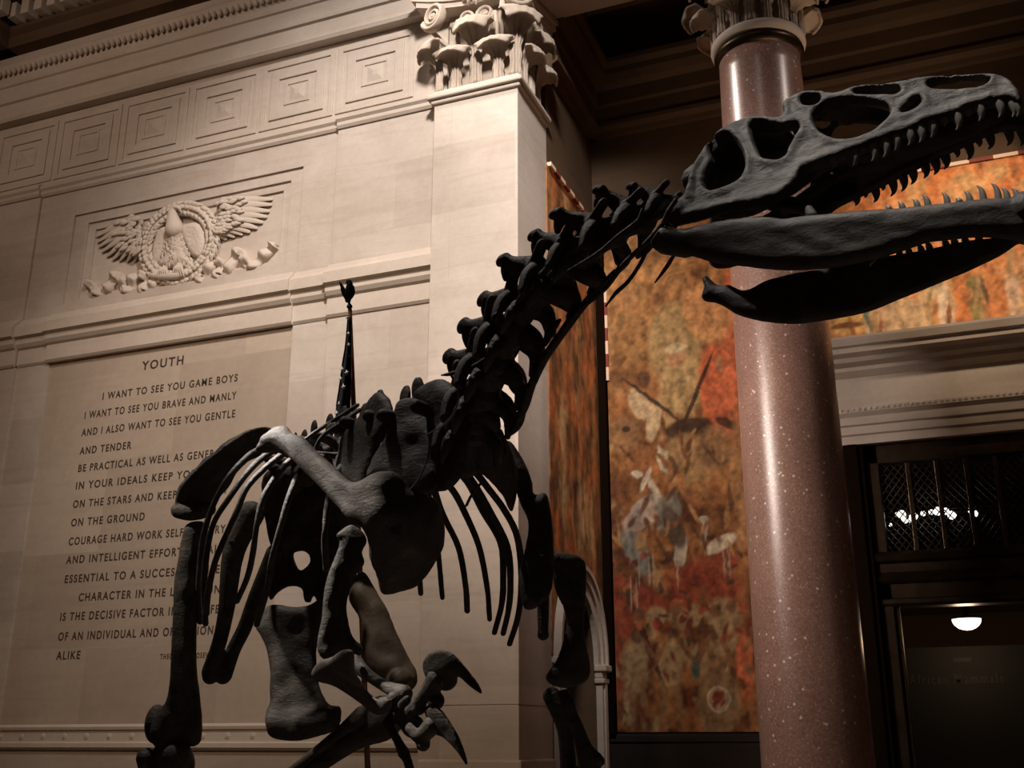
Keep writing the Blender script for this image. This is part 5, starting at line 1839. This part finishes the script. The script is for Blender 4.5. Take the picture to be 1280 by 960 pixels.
tube(bm, [T(345, 690, 4.40), T(320, 746, 4.42), T(306, 784, 4.42), T(292, 812, 4.41), T(279, 845, 4.40)], [.04, .032, .030, .030, .036], 12, 4)
ball(bm, T(263, 845, 4.38), .034)
ball(bm, T(279, 845, 4.40), .034)
part('ischium_bone', bm, .007, 2)

# ---------------- hind legs
bm = bmesh.new()
inflate(bm, [(228, 668), (232, 656), (244, 651), (258, 655), (256, 680), (250, 720), (247, 768), (246, 815), (247, 840), (250, 865), (253, 895), (253, 915), (251, 928), (240, 934), (222, 932), (210, 940), (196, 936), (188, 925), (187, 910), (196, 893), (208, 873), (212, 845), (214, 800), (216, 760), (217, 728), (222, 700), (225, 680)], [],
        [(240, 660, 3.98), (220, 925, 3.84), (250, 800, 3.92)], k=.7, Rmax=22, step=2.8)
ball(bm, T(196, 905, 3.90), .05, (.8, 1, 1.4))
part('thigh_bone', bm, .007, 2)
KR = T(214, 945, 3.86)
ANK = KR + Vector((-.12, .30, -.66)); ANK.z = 1.0
FTR = ANK + Vector((.06, -.14, -.36)); FTR.z = PLZ + .07
def lower_leg(K, A_, Fm, toes, name_parts=True):
    bm = bmesh.new()
    d = A_ - K
    tube(bm, [K, K + d * .08, K + d * .3, K + d * .7, A_], [.075, .080, .048, .042, .062], 14, 4)
    ball(bm, K + Vector((.04, -.03, 0)), .06)
    part('shin_bone', bm, .008, 2)
    bm = bmesh.new()
    o_ = Vector((-.07, -.05, 0))
    tube(bm, [K + o_, K + d * .3 + o_ * .9, A_ + o_ * .5], [.036, .020, .018], 10, 4)
    part('shin_bone', bm, .008, 2)
    for q in (-1, 0, 1):
        lat = Vector((.05, .05, 0)) * q
        bm = bmesh.new()
        tube(bm, [A_ + lat * .7, A_.lerp(Fm, .5) + lat, Fm + lat * 1.4], [.034, .026, .036], 10, 4)
        part('foot_bone', bm)
        d2 = (toes + Vector((.7, .5, 0)).normalized() * .45 * q).normalized()
        bm = bmesh.new()
        B = Fm + lat * 1.4
        tube(bm, [B, B + d2 * .09, B + d2 * .13, B + d2 * .22, B + d2 * .27 + Vector((0, 0, -.005)), B + d2 * .34 + Vector((0, 0, -.01))], [.034, .024, .032, .022, .028, .02], 10, 3)
        part('toe_bone', bm)
        bm = bmesh.new()
        E_ = B + d2 * .35 + Vector((0, 0, -.01))
        tube(bm, [E_, E_ + d2 * .06 + Vector((0, 0, .008)), E_ + d2 * .12 + Vector((0, 0, -.035))], [.024, .018, .004], 8, 4)
        part('claw', bm)
lower_leg(KR, ANK, FTR, Vector((.6, -.8, 0)))
# left leg striding: brown thigh, shin swept back
bm = bmesh.new()
inflate(bm, hz5([(228, 330), (240, 270), (262, 232), (288, 226), (318, 270), (345, 318), (372, 362), (392, 410), (410, 455), (438, 512), (462, 560), (482, 592), (486, 640), (462, 670), (440, 672), (400, 655), (345, 630), (300, 600), (284, 560), (274, 500), (276, 440), (262, 390)]), [], [(445, 725, 4.20), (505, 860, 3.92), (460, 830, 3.98)], k=.62, Rmax=24, step=2.4, ridge=lambda x, y: .003 * math.sin((y - x * .5) * .16))  # ripples put the shadow bands of the ribs into the shape
ball(bm, T(500, 853, 3.92), .05)
part('thigh_bone', bm, .006, 2, None, M['bone_brown'])['label'] = 'brown thigh bone with rib-shadow bands shaped as ripples'
KL = T(484, 893, 3.96)
AKL = T(352, 985, 4.30)
FTL = AKL + Vector((-.02, .02, -.38))
lower_leg(KL, AKL, FTL, Vector((.3, -.5, -.8)).normalized())

# ---------------- slender neck ribs and wires
def thin(name, pts, r, material=None):
    bm = bmesh.new()
    tube(bm, [T(*p) for p in pts], [r * .9] + [r] * (len(pts) - 2) + [r * .4], 8, 6)
    return part(name, bm, material=material)
thin('neck_rib', [(803, 262, 2.72), (797, 276, 2.72), (775, 293, 2.74), (745, 318, 2.77), (710, 338, 2.80)], .005)
thin('neck_rib', [(845, 250, 2.68), (835, 265, 2.68), (828, 280, 2.69), (808, 303, 2.71), (780, 330, 2.74), (757, 360, 2.78), (727, 385, 2.82), (705, 412, 2.86)], .0065)
thin('neck_rib', [(812, 305, 2.72), (800, 330, 2.74), (785, 352, 2.77), (770, 366, 2.79), (757, 383, 2.81)], .0055)
thin('neck_rib', [(843, 318, 2.72), (833, 334, 2.73), (819, 353, 2.74)], .0055)
thin('neck_rib', [(752, 280, 2.86), (735, 298, 2.86), (710, 320, 2.88), (685, 345, 2.91)], .010)
thin('neck_rib', [(700, 300, 2.90), (690, 330, 2.92), (660, 360, 2.98), (645, 380, 3.0)], .011)
thin('neck_rib', [(770, 340, 2.90), (735, 375, 2.95), (712, 405, 2.99), (690, 435, 3.03), (676, 458, 3.07), (670, 478, 3.10)], .011)
thin('neck_rib', [(725, 382, 2.98), (700, 420, 3.04), (682, 446, 3.08), (665, 480, 3.14), (655, 510, 3.18), (640, 540, 3.24)], .013)
thin('neck_rib', [(676, 395, 3.10), (690, 408, 3.08), (700, 400, 3.06)], .013)
thin('neck_rib', [(640, 482, 3.22), (652, 500, 3.20), (648, 530, 3.22), (630, 548, 3.28)], .013)
thin('neck_rib', [(640, 395, 3.06), (630, 420, 3.08), (615, 442, 3.12), (590, 459, 3.16), (565, 467, 3.2), (552, 469, 3.22)], .0065)
thin('support_wire', [(567, 470, 3.18), (573, 490, 3.16), (570, 510, 3.16), (556, 530, 3.16), (530, 545, 3.18)], .0032, M['wire'])
thin('support_wire', [(538, 545, 3.18), (534, 575, 3.18), (522, 600, 3.16), (512, 612, 3.14)], .0025)
# lower flanges below the middle of the neck
for (a, b_, t_) in ((705, 372, 3.0), (665, 425, 3.12), (640, 470, 3.2), (610, 520, 3.3), (742, 345, 2.95)):
    bm = bmesh.new()
    tube(bm, [T(a - 22, b_ - 14, t_), T(a, b_, t_ - .02), T(a + 10, b_ + 14, t_)], [.04, .034, .018], 10, 4)
    part('neck_rib', bm, .006, 2)
